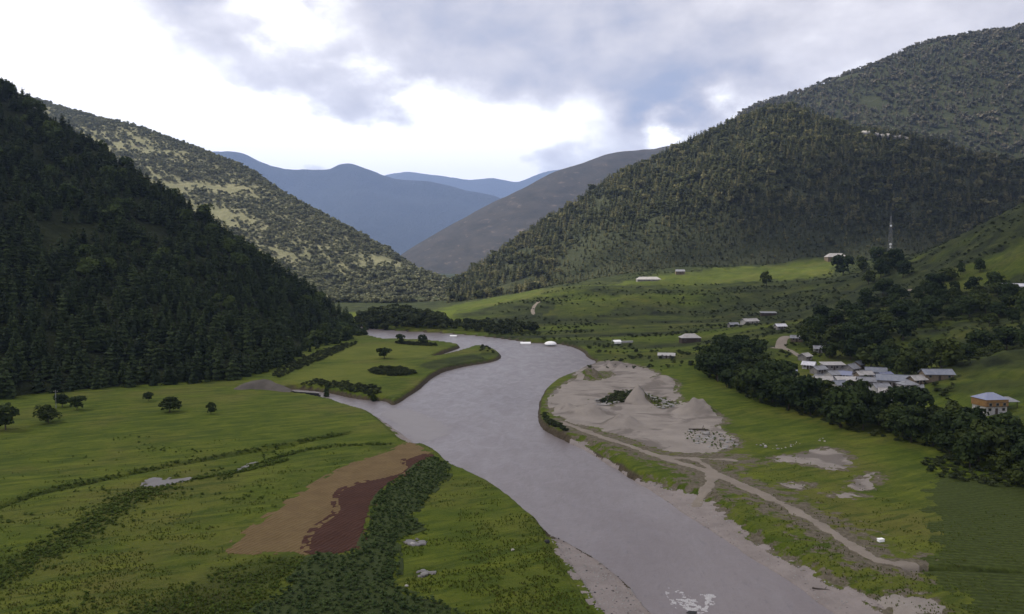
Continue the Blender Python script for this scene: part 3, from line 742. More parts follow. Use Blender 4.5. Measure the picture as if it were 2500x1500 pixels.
# ------------------------------------------------------------------ scattering
def scatter(name, pts, rot, scl, meshes, label, cat):
    """one uncountable mass: points that each carry one of a few plants"""
    pts = np.asarray(pts, np.float32)
    me = bpy.data.meshes.new(name); me.vertices.add(len(pts)); me.vertices.foreach_set('co', pts.ravel())
    me.attributes.new('rot', 'FLOAT', 'POINT').data.foreach_set('value', np.asarray(rot, np.float32))
    scl = np.asarray(scl, np.float32)
    if scl.ndim == 1: scl = np.c_[scl, scl, scl]
    me.attributes.new('scl', 'FLOAT_VECTOR', 'POINT').data.foreach_set('vector', np.ascontiguousarray(scl, np.float32).ravel())
    me.attributes.new('pick', 'INT', 'POINT').data.foreach_set('value', rng.integers(0, len(meshes), len(pts)).astype(np.int32))
    for q in meshes:
        for mt in q.materials:
            if mt.name not in me.materials: me.materials.append(mt)
    o = link(bpy.data.objects.new(name, me))
    pc = bpy.data.collections.new(name + '_plants')
    for k, q in enumerate(meshes): pc.objects.link(bpy.data.objects.new('plant_%s_%d' % (name, k), q))
    ng = bpy.data.node_groups.new(name + '_scatter', 'GeometryNodeTree')
    ng.interface.new_socket('Geometry', in_out='INPUT', socket_type='NodeSocketGeometry')
    ng.interface.new_socket('Geometry', in_out='OUTPUT', socket_type='NodeSocketGeometry')
    gi = ng.nodes.new('NodeGroupInput'); go = ng.nodes.new('NodeGroupOutput')
    iop = ng.nodes.new('GeometryNodeInstanceOnPoints'); ci = ng.nodes.new('GeometryNodeCollectionInfo')
    ci.inputs['Collection'].default_value = pc; ci.inputs['Separate Children'].default_value = True; ci.inputs['Reset Children'].default_value = True
    def na(nm, ty):
        n = ng.nodes.new('GeometryNodeInputNamedAttribute'); n.data_type = ty; n.inputs['Name'].default_value = nm; return n.outputs['Attribute']
    cx = ng.nodes.new('ShaderNodeCombineXYZ'); L = ng.links
    L.new(na('rot', 'FLOAT'), cx.inputs[2])
    L.new(gi.outputs[0], iop.inputs['Points']); L.new(ci.outputs[0], iop.inputs['Instance']); iop.inputs['Pick Instance'].default_value = True
    L.new(na('pick', 'INT'), iop.inputs['Instance Index']); L.new(cx.outputs[0], iop.inputs['Rotation']); L.new(na('scl', 'FLOAT_VECTOR'), iop.inputs['Scale'])
    L.new(iop.outputs[0], go.inputs[0])
    o.modifiers.new('scatter', 'NODES').node_group = ng
    return tag(o, label, cat, kind='stuff')
def on_loft(A, n, vmax_rows, seed):
    """n random points spread evenly over the visible face of a hillside"""
    r = np.random.default_rng(seed)
    nv, nu, _ = A.shape; nv = int(nv * vmax_rows)
    a = A[:nv-1, :-1]; b = A[:nv-1, 1:]; c = A[1:nv, :-1]; d = A[1:nv, 1:]
    area = (np.linalg.norm(np.cross(b - a, c - a), axis=-1)).ravel()
    i = r.choice(len(area), n, p=area / area.sum()); u = r.random((n, 1)); v = r.random((n, 1))
    g = lambda q: q.reshape(-1, 3)[i]
    return g(a) * (1-u) * (1-v) + g(b) * u * (1-v) + g(c) * (1-u) * v + g(d) * u * v
def thin(pts, dist):
    """drop points closer than dist to an earlier one (grid test)"""
    seen = {}; keep = []
    for i, p in enumerate(pts):
        k = (int(p[0] // dist), int(p[1] // dist)); ok = True
        for dx in (-1, 0, 1):
            for dy in (-1, 0, 1):
                for j in seen.get((k[0]+dx, k[1]+dy), ()):
                    if (pts[j][0]-p[0])**2 + (pts[j][1]-p[1])**2 < dist*dist: ok = False; break
                if not ok: break
            if not ok: break
        if ok: seen.setdefault(k, []).append(i); keep.append(i)
    return pts[keep]
def project(p):
    p = np.atleast_2d(p); y = p[:, 1]; z = p[:, 2] - CAM_Z; c, s_ = math.cos(PITCH), math.sin(PITCH)
    dep = y * c - z * s_; up = y * s_ + z * c
    return 1250 + F_PX * p[:, 0] / dep, 750 - F_PX * up / dep
def in_frame(p, m=60):
    a, b = project(p); return (a > -m) & (a < 2500 + m) & (b > -m) & (b < 1500 + m)
def in_poly(p, n, seed, dist):
    r = np.random.default_rng(seed)
    lo, hi = p.min(0), p.max(0)
    q = r.random((n, 2)) * (hi - lo) + lo
    q = q[inside(q[:, 0], q[:, 1], p)]
    q = thin(q, dist)
    return np.c_[q, ground_z(q[:, 0], q[:, 1])]

def plant(name, loc, rot, scl, crown, trunk, label, cat, group=None):
    """one tree: an empty at its foot with crown and trunk"""
    o = bpy.data.objects.new(name, None); o.empty_display_size = .5
    o.location = loc; o.rotation_euler = (0, 0, rot); o.scale = scl; link(o)
    link(bpy.data.objects.new('crown', crown), o); link(bpy.data.objects.new('trunk', trunk), o)
    return tag(o, label, cat, group)

PINES = [conifer_mesh(200 + k, m_pine, 260, wr=.25 + .03 * (k % 3)) for k in range(5)]
PINES_NEAR = [conifer_mesh(240 + k, m_pine, 520, wr=.26 + .03 * (k % 3)) for k in range(5)]
m_mixed = leaf_mat('mixed_wood_leaves', (.024, .042, .011), (.066, .090, .024))
MIXED = [broad_mesh(260 + k, m_mixed, 320, 9, .050, 1.25, .04, spread=.26) for k in range(3)]
PTRUNK = [trunk_mesh(20 + k, .016, .9, 0) for k in range(2)]
RIDGE = [conifer_mesh(300 + k, m_ridge, 170, wr=.19 + .02 * k) for k in range(5)] + [broad_mesh(310 + k, m_ridge, 150, 6, .075) for k in range(1)]
RIDGE2 = [conifer_mesh(320 + k, m_ridge2, 130, wr=.22) for k in range(4)] + [broad_mesh(330 + k, m_ridge2, 110, 6, .085) for k in range(2)]
BUSHB = [broad_mesh(340 + k, m_bushB, 110, 5, .09, base_h=0) for k in range(4)]
m_broad2 = leaf_mat('olive_broad_leaves', (.022, .036, .008), (.056, .072, .016))
BROAD = [broad_mesh(350 + k, m_broad if k % 3 else m_broad2, 1000, 16, .036, 1.0, .06) for k in range(6)]
BTRUNK = [trunk_mesh(40 + k, .026, .58, 5) for k in range(3)]
FARB = [broad_mesh(370 + k, m_far, 260, 8, .062, base_h=.05) for k in range(5)]
CROPM = [broad_mesh(390 + k, m_crop, 70, 5, .105, base_h=-.1) for k in range(4)]
WEEDM = [broad_mesh(400 + k, m_weed, 40, 4, .12, base_h=-.15) for k in range(3)]
TUFTM = [tuft_mesh(410 + k, m_tuft) for k in range(4)]

# pines on the near left hill
pa = on_loft(SA, 26000, .66, 1)
pa = pa[in_frame(pa, 1100)]
pa = thin(pa, 4.4); pa = pa[rng.random(len(pa)) < .70]
# pines crowd the ground but thin out in a few gullies
pa = pa[fbm(pa[:, 0] / 30, pa[:, 1] / 30, 5, 3) > .26]
hgt = 8.0 + 7.0 * rng.random(len(pa)) ** 1.4 + 6 * (fbm(pa[:, 0] / 45, pa[:, 1] / 45, 8, 2) - .5)
vis = in_frame(pa, -10)
order = np.argsort(np.where(vis, np.hypot(pa[:, 0], pa[:, 1]), 1e9))
near = order[:290]; rest = order[290:]
for i in near:
    h = hgt[i]
    plant('pine_tree', pa[i] - (0, 0, .3), rng.random() * 6.28, (h * (.9 + .45 * rng.random()), h * (.9 + .45 * rng.random()), h), PINES_NEAR[rng.integers(5)], PTRUNK[rng.integers(2)],
          *(lambda px: ('dark green pine at the forest foot behind the scattered left meadow trees', 'tree', 'pines behind the meadow trees') if px < 420 else
            ('dark green pine at the forest foot left of and behind the earth mound', 'tree', 'pines behind the earth mound') if px < 700 else
            ('dark green pine at the forest tip beside the river bend meadow', 'tree', 'pines at the tip of the left hillside'))(project(pa[i])[0][0]))
scatter('pine_forest', pa[rest] - (0, 0, .3), rng.random(len(rest)) * 6.28, np.c_[hgt[rest] * (wv := .9 + .55 * rng.random(len(rest))), hgt[rest] * wv, hgt[rest]], PINES + PINES + PINES + MIXED[:1], 'dark pine forest covering the steep left hillside', 'forest')

# right spur
pf = on_loft(SF, 38000, .78, 2); pf = pf[in_frame(pf, 600)]
pf = thin(pf, 7.6)
dn = fbm(pf[:, 0] / 70, pf[:, 1] / 70, 15, 3)
pf = pf[dn > .28]
hf = (11 + 10 * rng.random(len(pf))) * (0.42 + .58 * sstep(pf[:, 2] + 120 * sstep(pf[:, 0], 120, 20), 70, 150))
pl = on_loft(SF, 16000, .42, 6); pl = thin(pl[in_frame(pl, 50)], 4.0); pf = np.concatenate([pf, pl]); hf = np.r_[hf, 2.0 + 3.2 * rng.random(len(pl))]
scatter('spur_forest', pf - (0, 0, .5), rng.random(len(pf)) * 6.28, np.c_[hf * 1.1, hf * 1.1, hf], RIDGE, 'grey green woodland covering the spur on the right of the valley', 'forest')
pg = on_loft(SF2, 22000, .75, 3); pg = pg[in_frame(pg, 600)]; pg = thin(pg, 8.0)
pg = pg[fbm(pg[:, 0] / 90, pg[:, 1] / 90, 25, 3) > .30]
hg = 9 + 8 * rng.random(len(pg))
scatter('ridge_forest', pg - (0, 0, .5), rng.random(len(pg)) * 6.28, np.c_[hg * 1.25, hg * 1.25, hg], RIDGE2, 'pale grey green woodland on the high ridge at upper right', 'forest')
# sunlit hill: trees in bands between dry grass clearings
pb = on_loft(SB, 60000, .66, 4); pb = pb[in_frame(pb, 600)]
bd = fbm(pb[:, 0] / 170 + pb[:, 2] / 300, pb[:, 1] / 170 + pb[:, 2] / 55, 35, 5, .6)
lowB = sstep(pb[:, 2], 60, 5)
pb = thin(pb[bd + lowB * .25 + .34 * (rng.random(len(pb)) - .5) > .52], 6.2)
hb = 5.5 + 6.5 * rng.random(len(pb)) + 3 * sstep(pb[:, 2], 60, 10)
scatter('hillside_bushes', pb - (0, 0, .4), rng.random(len(pb)) * 6.28, np.c_[hb * 1.2, hb * 1.2, hb], BUSHB, 'bushes and small trees in bands on the sunlit left hill', 'bushes')

# ------------------------------------------------------------------ trees of the valley, one by one
def tree_at(px, py, h, wfac, crown, trunk, label, name='broadleaf_tree', cat='tree', group=None, z=None):
    p = ray_hit(px, py); p[2] = gz(p[0], p[1]) if z is None else z
    return plant(name, p, rng.random() * 6.28, (h * wfac, h * wfac, h), crown, trunk, label, cat, group)
def B(): return BROAD[rng.integers(len(BROAD))]
def BT(): return BTRUNK[rng.integers(3)]
tree_at(414, 1008, 6.8, 1.45, BROAD[0], BTRUNK[0], 'broad dark meadow tree standing alone above the middle of the left meadow')
tree_at(515, 1012, 4.2, 1.1, BROAD[1], BTRUNK[1], 'small round meadow tree just right of the broad lone tree')
tree_at(362, 980, 4.0, 1.0, BROAD[2], BTRUNK[2], 'little thin tree by the forest edge behind the broad lone tree')
tree_at(118, 1032, 7.0, 1.35, BROAD[3], BTRUNK[0], 'forked dark tree on the left meadow beside the utility pole')
tree_at(188, 1002, 5.6, 1.25, BROAD[4], BTRUNK[1], 'round dark tree at the meadow edge right of the utility pole')
tree_at(152, 995, 5.2, 1.2, BROAD[5], BTRUNK[2], 'low dark tree directly behind the utility pole')
tree_at(14, 1050, 9.0, 1.1, BROAD[1], BTRUNK[0], 'tall dark tree at the left edge of the meadow')
tree_at(797, 955, 8.5, .75, PINES_NEAR[1], PTRUNK[0], 'pointed dark conifer among bushes by the side stream', 'conifer')
tree_at(938, 874, 6.5, 1.6, BROAD[2], BTRUNK[1], 'wide dark bush tree alone on the far meadow by the river bend')
tree_at(912, 966, 5.0, .8, BROAD[3], BTRUNK[2], 'small upright tree near the bank edge of the green spit')
tree_at(978, 840, 7.0, 1.0, BROAD[4], BTRUNK[0], 'dark squat tree on the river spit, the left one of two')
tree_at(1032, 842, 7.0, 1.0, BROAD[5], BTRUNK[1], 'dark squat tree on the river spit, the right one of two')
tree_at(1850+21, 700, 19, .78, BROAD[0], BTRUNK[1], 'lone dark egg shaped tree at the front edge of the high terrace')
tree_at(2058, 672, 26, .95, BROAD[2], BTRUNK[0], 'big rounded dark tree at the right end of the high terrace')
tree_at(2105, 660, 19, .8, BROAD[3], BTRUNK[1], 'dark tree just right of the big rounded terrace tree')
for k, (a, b, h) in enumerate([(2140,650,20),(2165,660,23),(2190,655,20),(2150,675,18),(2120,690,15),(2205,675,16)]):
    tree_at(a, b, h, 1.0, B(), BT(), 'dark tree in the clump below the mast at the end of the terrace', group='trees in the clump below the mast')
for a, b, h, lb in [(2305,690,12,'low dark tree beside the track on the right slope field'),(2345,672,9,'small bush tree in the middle of the right slope field'),
                    (2392,664,11,'narrow dark tree standing alone on the bright right slope field')]:
    tree_at(a, b, h, .8 if h != 12 else 1.5, B(), BT(), lb)
BELT = poly([(1722,885),(1755,855),(1800,850),(1880,915),(1960,985),(2080,1003),(2160,1030),(2250,1020),(2330,1050),(2380,1085),(2470,1095),(2560,1090),(2640,1250),(2420,1170),(2340,1130),(2230,1085),(2100,1060),(1950,1015),(1850,985),(1760,940),(1700,900)], smooth=1)
pts = in_poly(BELT, 4000, 51, 6.4)
pts = pts[fbm(pts[:, 0] / 22, pts[:, 1] / 22, 63, 3) > .30]
for p in pts:
    if not in_frame(p[None], 80)[0]: continue
    h = 6.0 + 8.0 * rng.random() ** 1.3
    plant('broadleaf_tree', p, rng.random() * 6.28, (h * (.95 + .3 * rng.random()), h * (.95 + .3 * rng.random()), h), B(), BT(),
          *(lambda px: ('dark leafy tree in the left end of the thick belt, below the hip roofed barn', 'tree', 'belt trees below the barn') if px < 1930 else
            ('dark leafy tree in the middle of the thick belt, in front of the village', 'tree', 'belt trees in front of the village') if px < 2260 else
            ('dark leafy tree in the right end of the thick belt, above the dark crop field', 'tree', 'belt trees above the crop field'))(project(p)[0][0]))
VILL = poly([(1985,800),(2020,785),(2080,730),(2240,720),(2500,700),(2560,780),(2540,840),(2400,880),(2330,930),(2330,990),(2260,985),(2250,925),(2110,885),(2000,870),(1960,840)], smooth=1)
pts = in_poly(VILL, 3000, 52, 11.0)
pts = pts[fbm(pts[:, 0] / 40, pts[:, 1] / 40, 61, 3) > .48]
for p in pts:
    if not in_frame(p[None], 80)[0] or sdf(p[:1], p[1:2], FIELD_G2, 20)[0] > -2: continue
    h = 7 + 8 * rng.random()
    plant('broadleaf_tree', p, rng.random() * 6.28, (h * 1.15, h * 1.15, h), B(), BT(), *(('dark rounded tree on the upper slope behind the village, near the white roofed building', 'tree', 'trees on the upper slope') if p[1] > 520 else
            ('dark rounded tree on the lower slope directly behind the village', 'tree', 'trees on the lower slope behind the village')))
FARBELT = poly([(870,795),(890,770),(960,765),(1030,775),(1090,792),(1180,797),(1290,795),(1315,803),(1300,812),(1230,818),(1130,806),(1020,804),(930,800)], smooth=1)
pts = in_poly(FARBELT, 2500, 53, 7.5)
for p in pts:
    h = 6 + (3 if p[0] > -60 else 8) * rng.random()
    o = bpy.data.objects.new('riverside_tree', FARB[rng.integers(5)]); o.location = p - (0, 0, .4); o.scale = (h * 1.2, h * 1.2, h); o.rotation_euler.z = rng.random() * 6.28
    link(o); tag(o, 'dark tree in the riverside belt where the river leaves the left hill', 'tree', 'trees of the far riverside belt')
# scrub on risers and hedges
sp_ = []
for pz, nn, sd in ((poly([(1310,790),(1330,715),(1500,706),(1850,700),(2020,690),(2100,720),(1960,760),(1850,775),(1560,765),(1420,790)], smooth=1), 900, 55),
               (poly([(2180,660),(2300,610),(2500,520),(2560,600),(2400,630),(2280,640)], smooth=1), 500, 56),
               (poly([(1430,865),(1470,850),(1560,850),(1680,870),(1700,900),(1640,920),(1560,890),(1480,880)], smooth=1), 260, 57)):
    q = in_poly(pz, nn, sd, 4.5); sp_.append(q[fbm(q[:, 0] / 18, q[:, 1] / 18, 66, 3) > .5])
q = np.c_[rng.uniform(-20, 760, 70000), rng.uniform(270, 1160, 70000)]
q = q[(q[:, 1] > 430) | (q[:, 0] > 165)]
q = q[(np.abs(q[:, 0] / q[:, 1]) < .66) & (fbm(q[:, 0] / 55, q[:, 1] / 16, 67, 4) > .60 - .05 * sstep(q[:, 0], 170, 280))]
hq = h0(q[:, 0], q[:, 1]); ok = sdf(q[:, 0], q[:, 1], RIVER, 12) < -4
for pz in (TERRACE, FIELD_B, FIELD_G, FIELD_G2, FIELD_C): ok &= sdf(q[:, 0], q[:, 1], pz, 10) < 0
q = thin(q[ok], 3.6); sp_.append(np.c_[q, ground_z(q[:, 0], q[:, 1])])
sp_ = np.concatenate(sp_); hs = .7 + 1.9 * rng.random(len(sp_)) ** 1.8
scatter('slope_scrub', sp_ - (0, 0, .2), rng.random(len(sp_)) * 6.28, np.c_[hs * 1.6, hs * 1.6, hs], FARB, 'low dark scrub scattered on the terrace banks to the right', 'scrub')
hd = []
for pz, ds in ((poly([(898,905),(940,899),(1005,905),(1015,915),(960,920),(905,914)], z=2.5, smooth=1), 1.6), (poly([(725,942),(760,930),(830,935),(930,942),(925,962),(860,965),(790,962)], z=2.5, smooth=1), 2.0),
               (poly([(660,918),(700,895),(780,862),(850,838),(880,838),(790,880),(720,905),(680,925)], z=2.5, smooth=1), 2.2), (poly([(965,838),(1060,842),(1070,848),(970,843)], z=2.0, smooth=1), 1.6),
               (poly([(1308,1000),(1318,1045),(1345,1062),(1390,1082),(1375,1050),(1345,1030)], z=1.5, smooth=1), 1.6), (poly([(1455,985),(1485,978),(1505,958),(1560,960),(1530,980),(1500,990)], z=1.8, smooth=1), 2.0),
               (poly([(940,995),(1010,960),(1060,920),(1150,893),(1220,880),(1150,905),(1075,925),(1020,970)], z=1.5, smooth=1), 1.8),
               (poly([(2250,1130),(2330,1120),(2480,1170),(2520,1200),(2380,1185),(2260,1160)], smooth=1), 2.6)):
    hd.append(in_poly(pz, 2500, 58, ds))
hd.append(in_poly(BELT, 2500, 63, 3.2)); hd.append(in_poly(VILL, 2500, 64, 5.0))
hd = np.concatenate(hd); hd = hd[(hd[:, 2] > .6) & (sdf(hd[:, 0], hd[:, 1], RIVER, 10) < -1.0)]; hs = 0.9 + 1.3 * rng.random(len(hd))
scatter('hedge_shrubs', hd - (0, 0, .2), rng.random(len(hd)) * 6.28, np.c_[hs * 1.7, hs * 1.7, hs], FARB, 'low dark shrubs along the river banks and field edges', 'shrubs')
# the dark leafy crop by the tilled strip
cp = in_poly(CROP, 16000, 59, 1.05); cp = cp[in_frame(cp, 60)]
hs = .5 + .6 * rng.random(len(cp)) ** 1.4
scatter('leafy_crop', cp, rng.random(len(cp)) * 6.28, np.c_[hs * 1.5, hs * 1.5, hs], CROPM, 'dense dark green leafy crop beside the brown tilled strip', 'crop')
# weeds and grass tufts of the foreground
wp = []
for p, wd in WEEDS:
    n = 1000 if wd > 4 else 300; L = np.r_[0, np.cumsum(np.linalg.norm(np.diff(p, axis=0), axis=1))]; s_ = rng.random(n) * L[-1]
    q = np.c_[np.interp(s_, L, p[:, 0]), np.interp(s_, L, p[:, 1])] + rng.normal(size=(n, 2)) * wd * .55
    wp.append(q)
q = rng.random((9000, 2)) * np.array((260, 190)) + np.array((-130, 75))
wp.append(q[(fbm(q[:, 0] / 14, q[:, 1] / 9, 77, 4) > .64) & (q[:, 0] < -20)])
c2 = in_poly(CROP2, 4000, 60, .9)[:, :2]; wp.append(c2[fbm(c2[:, 0] / 6, c2[:, 1] / 6, 78, 3) > .47])
wp = np.concatenate(wp)
def open_ground(q):
    ok = sdf(q[:, 0], q[:, 1], RIVER, 10) < -1.5
    for p in (SAND, SHINGLE_L, SHINGLE_R, SHINGLE_L2, TAN, BROWN, PUDDLE, CROP): ok &= sdf(q[:, 0], q[:, 1], p, 6) < .0
    for p, wd in TRACK: ok &= seg_dist(q[:, 0], q[:, 1], p, False) > wd + .3
    return ok
wp = wp[open_ground(wp)]; wp = np.c_[wp, ground_z(wp[:, 0], wp[:, 1])]; wp = wp[in_frame(wp, 40)]
hs = .22 + .42 * rng.random(len(wp))
scatter('meadow_weeds', wp, rng.random(len(wp)) * 6.28, np.c_[hs * 2.0, hs * 2.0, hs], WEEDM, 'dark weed clumps in streaks across the foreground meadows', 'weeds')
q = np.c_[rng.uniform(-38, 38, 150000), 1 / rng.uniform(1 / 260, 1 / 80, 150000)]
q = np.c_[np.tan(np.radians(q[:, 0])) * q[:, 1], q[:, 1]]
q = q[(fbm(q[:, 0] / 5, q[:, 1] / 3, 79, 4) > .43 + .25 * sstep(q[:, 1], 130, 260)) & (rng.random(len(q)) < np.where(q[:, 0] > 10, .35, .8))]
q = q[open_ground(q)]; q = np.c_[q, ground_z(q[:, 0], q[:, 1])]; q = q[in_frame(q, 30)]
hs = .16 + .28 * rng.random(len(q))
scatter('meadow_grass', q, rng.random(len(q)) * 6.28, np.c_[hs * 1.3, hs * 1.3, hs], TUFTM, 'tufts of green grass covering the foreground meadows', 'grass')

# ------------------------------------------------------------------ clouds whose shadows lie over the near valley and the spur
CLOUD_Z = 2850.0
def cloud(shade, seed, clear, edge=90):
    cl = np.array(shade, float) + np.array((sv.x, sv.y)) / sv.z * CLOUD_Z
    lo, hi = cl.min(0) - 300, cl.max(0) + 300
    n = 150
    CX, CY = np.meshgrid(np.linspace(lo[0], hi[0], n), np.linspace(lo[1], hi[1], n)); CX = CX.ravel(); CY = CY.ravel()
    cs = sdf(CX, CY, cl, 600) + 60 + (fbm(CX / 260, CY / 260, seed, 5) - .5) * 2.4 * edge
    th_ = np.sqrt(np.clip(cs / 500, 0, 1))
    top = CLOUD_Z + 40 + 420 * th_ * (.35 + .9 * fbm(CX / 300, CY / 300, seed + 2, 5)); bot = CLOUD_Z - 70 * th_ * fbm(CX / 200, CY / 200, seed + 4, 4)
    top = np.where(cs > 0, top, CLOUD_Z + 2)
    i2 = (np.arange(n - 1)[:, None] * n + np.arange(n - 1)[None]).ravel(); Q = np.c_[i2, i2 + 1, i2 + n + 1, i2 + n]
    Q = Q[(cs[Q] > 0).any(1)]
    m_ = bpy.data.materials.new('cloud_vapour'); m_.use_nodes = True
    t = NT(m_.node_tree); t.n.clear()
    df = t.new('ShaderNodeBsdfDiffuse'); df.inputs[0].default_value = (.9, .9, .92, 1)
    tl_ = t.new('ShaderNodeBsdfTranslucent'); tl_.inputs[0].default_value = (.9, .9, .92, 1)
    tp = t.new('ShaderNodeBsdfTransparent')
    m1 = t.new('ShaderNodeMixShader'); m1.inputs[0].default_value = .5; t.l.new(df.outputs[0], m1.inputs[1]); t.l.new(tl_.outputs[0], m1.inputs[2])
    m2 = t.new('ShaderNodeMixShader'); t.put(m2.inputs[0], t.m('SUBTRACT', 1.0, t.m('MULTIPLY', t.attr('fade'), 1.0 - clear))); t.l.new(m1.outputs[0], m2.inputs[1]); t.l.new(tp.outputs[0], m2.inputs[2])
    t.l.new(m2.outputs[0], t.new('ShaderNodeOutputMaterial').inputs[0])
    me = np_mesh('cloud', np.concatenate([np.c_[CX, CY, top], np.c_[CX, CY, bot]]), np.concatenate([Q, Q[:, ::-1] + len(CX)]), m_)
    fd = sstep(cs + (fbm(CX / 70, CY / 70, seed + 6, 4) - .5) * 90, 0, 130); fattr(me, 'fade', np.r_[fd, fd])
    tag(link(bpy.data.objects.new('cloud', me)), kind='structure')
cloud([(-1300,840),(-100,835),(60,850),(110,905),(560,905),(640,1000),(700,1120),(1500,1120),(2000,700),(1900,-500),(300,-1100),(-1300,-700)], 141, .47)
cloud([(240,1145),(330,1140),(640,1125),(1500,1090),(1900,1300),(1700,1650),(1150,1600),(860,1390),(715,1325),(420,1225)], 151, .12, 60)

# ------------------------------------------------------------------ buildings and small things
def flat_mat(name, c, c2=None, rough=.7, sc=1.5, spec=.3, metal=0.0):
    m_, t = material(name, rough, spec); t.bsdf.inputs['Metallic'].default_value = metal
    n = t.noise(t.obj, sc, 5, .65)
    base(t, t.mix(t.step(n, .35, .7), c, c2 or tuple(x * .7 for x in c)))
    bump(t, n, .2, .03)
    return m_
def tin_mat(name, c, c2):
    m_, t = material(name, .45, .4)
    n = t.noise(t.obj, .8, 6, .7)
    base(t, t.mix(t.step(n, .42, .66), c, c2))
    x = t.sep(t.obj)[0]
    bump(t, t.m('SINE', t.m('MULTIPLY', x, 18.0)), .5, .05)
    return m_
TIN = {'grey': tin_mat('grey_tin', (.19, .195, .215), (.12, .12, .135)), 'blue': tin_mat('blue_grey_tin', (.17, .19, .30), (.21, .225, .28)),
       'pale': tin_mat('pale_tin', (.34, .325, .32), (.22, .21, .205)), 'slate': tin_mat('slate_tin', (.13, .145, .185), (.19, .20, .23)), 'white': tin_mat('white_tin', (.55, .55, .60), (.40, .40, .45))}
WALLM = {'earth': flat_mat('mud_wall', (.16, .125, .085)), 'white': flat_mat('whitewash', (.40, .385, .38), (.24, .235, .23)), 'ochre': flat_mat('ochre_wall', (.24, .14, .05), (.17, .09, .035)),
         'stone': flat_mat('stone_wall', (.24, .23, .22), (.12, .115, .11)), 'wood': flat_mat('dark_wood', (.05, .037, .026))}
m_glass, t = material('window_glass', .15, .5); base(t, (.02, .024, .03))
m_frame = flat_mat('window_frame', (.25, .22, .18)); m_steel = flat_mat('galvanised_steel', (.20, .21, .22), (.14, .145, .15), .5)
m_canvas = flat_mat('white_canvas', (.85, .85, .85), (.78, .78, .78), .8)
m_rock = soil_mat('grey_rock', (.12, .115, .11), (.30, .29, .28), 3.0, .2); m_darkrock = soil_mat('wet_dark_rock', (.018, .018, .02), (.05, .05, .052), 3.0, .2)
m_palerock = soil_mat('pale_rock', (.24, .225, .21), (.46, .44, .42), 1.0, .6)
def box(a, b, bevel=0):
    (x0, y0, z0), (x1, y1, z1) = a, b
    V = [(x0,y0,z0),(x1,y0,z0),(x1,y1,z0),(x0,y1,z0),(x0,y0,z1),(x1,y0,z1),(x1,y1,z1),(x0,y1,z1)]
    return V, [(0,3,2,1),(4,5,6,7),(0,1,5,4),(1,2,6,5),(2,3,7,6),(3,0,4,7)]
def join(*parts):
    V, F = [], []
    for v, f in parts:
        o = len(V); V += list(v); F += [tuple(i + o for i in q) for q in f]
    return V, F
def bar(p, q, r, n=4):
    p = Vector(p); q = Vector(q); d = (q - p).normalized(); u = d.orthogonal().normalized(); v = d.cross(u)
    V = []; F = []
    for c in (p, q):
        for i in range(n):
            a = (i + .5) / n * 6.2832; V.append(tuple(c + (u * math.cos(a) + v * math.sin(a)) * r))
    for i in range(n): F.append((i, (i + 1) % n, n + (i + 1) % n, n + i))
    return V, F + [tuple(range(n))[::-1], tuple(range(n, 2 * n))]
def root(name, px, py, rot, label, cat, group=None, p=None):
    if p is None: p = ray_hit(px, py)
    o = bpy.data.objects.new(name, None); o.location = (p[0], p[1], gz(p[0], p[1]) if len(p) < 4 else p[2]); o.rotation_euler.z = rot
    link(o); return tag(o, label, cat, group)
def roof_mesh(wd, dp, z, rise, over, kind):
    x, y = wd / 2 + over, dp / 2 + over; th2 = .14
    if kind == 'gable':
        prof = [(-y, z - over * rise / (dp / 2)), (0, z + rise), (y, z - over * rise / (dp / 2))]
        V = []; 
        for xx in (-x, x):
            for yy, zz in prof: V += [(xx, yy, zz), (xx, yy, zz + th2)]
        F = []
        for k in (0, 2):
            F += [(k, k + 2, k + 8, k + 6), (k + 1, k + 7, k + 9, k + 3)]
        F += [(0, 6, 7, 1), (4, 5, 11, 10), (0, 1, 3, 2), (2, 3, 5, 4), (6, 8, 9, 7), (8, 10, 11, 9)]
        return V, F
    if kind == 'hip':
        rx = max(x - y * .8, x * .25); zb = z - .1
        V = [(-x,-y,zb),(x,-y,zb),(x,y,zb),(-x,y,zb),(-rx,0,z+rise),(rx,0,z+rise)]
        return V, [(0,1,5,4),(1,2,5),(2,3,4,5),(3,0,4),(0,3,2,1)]
    z0, z1 = z, z + rise                      # single pitch falling towards the front
    V = [(-x,-y,z0),(x,-y,z0),(x,y,z1),(-x,y,z1)]
    return V + [(a, b, c + th2) for a, b, c in V], [(0,3,2,1),(4,5,6,7),(0,1,5,4),(1,2,6,5),(2,3,7,6),(3,0,4,7)]
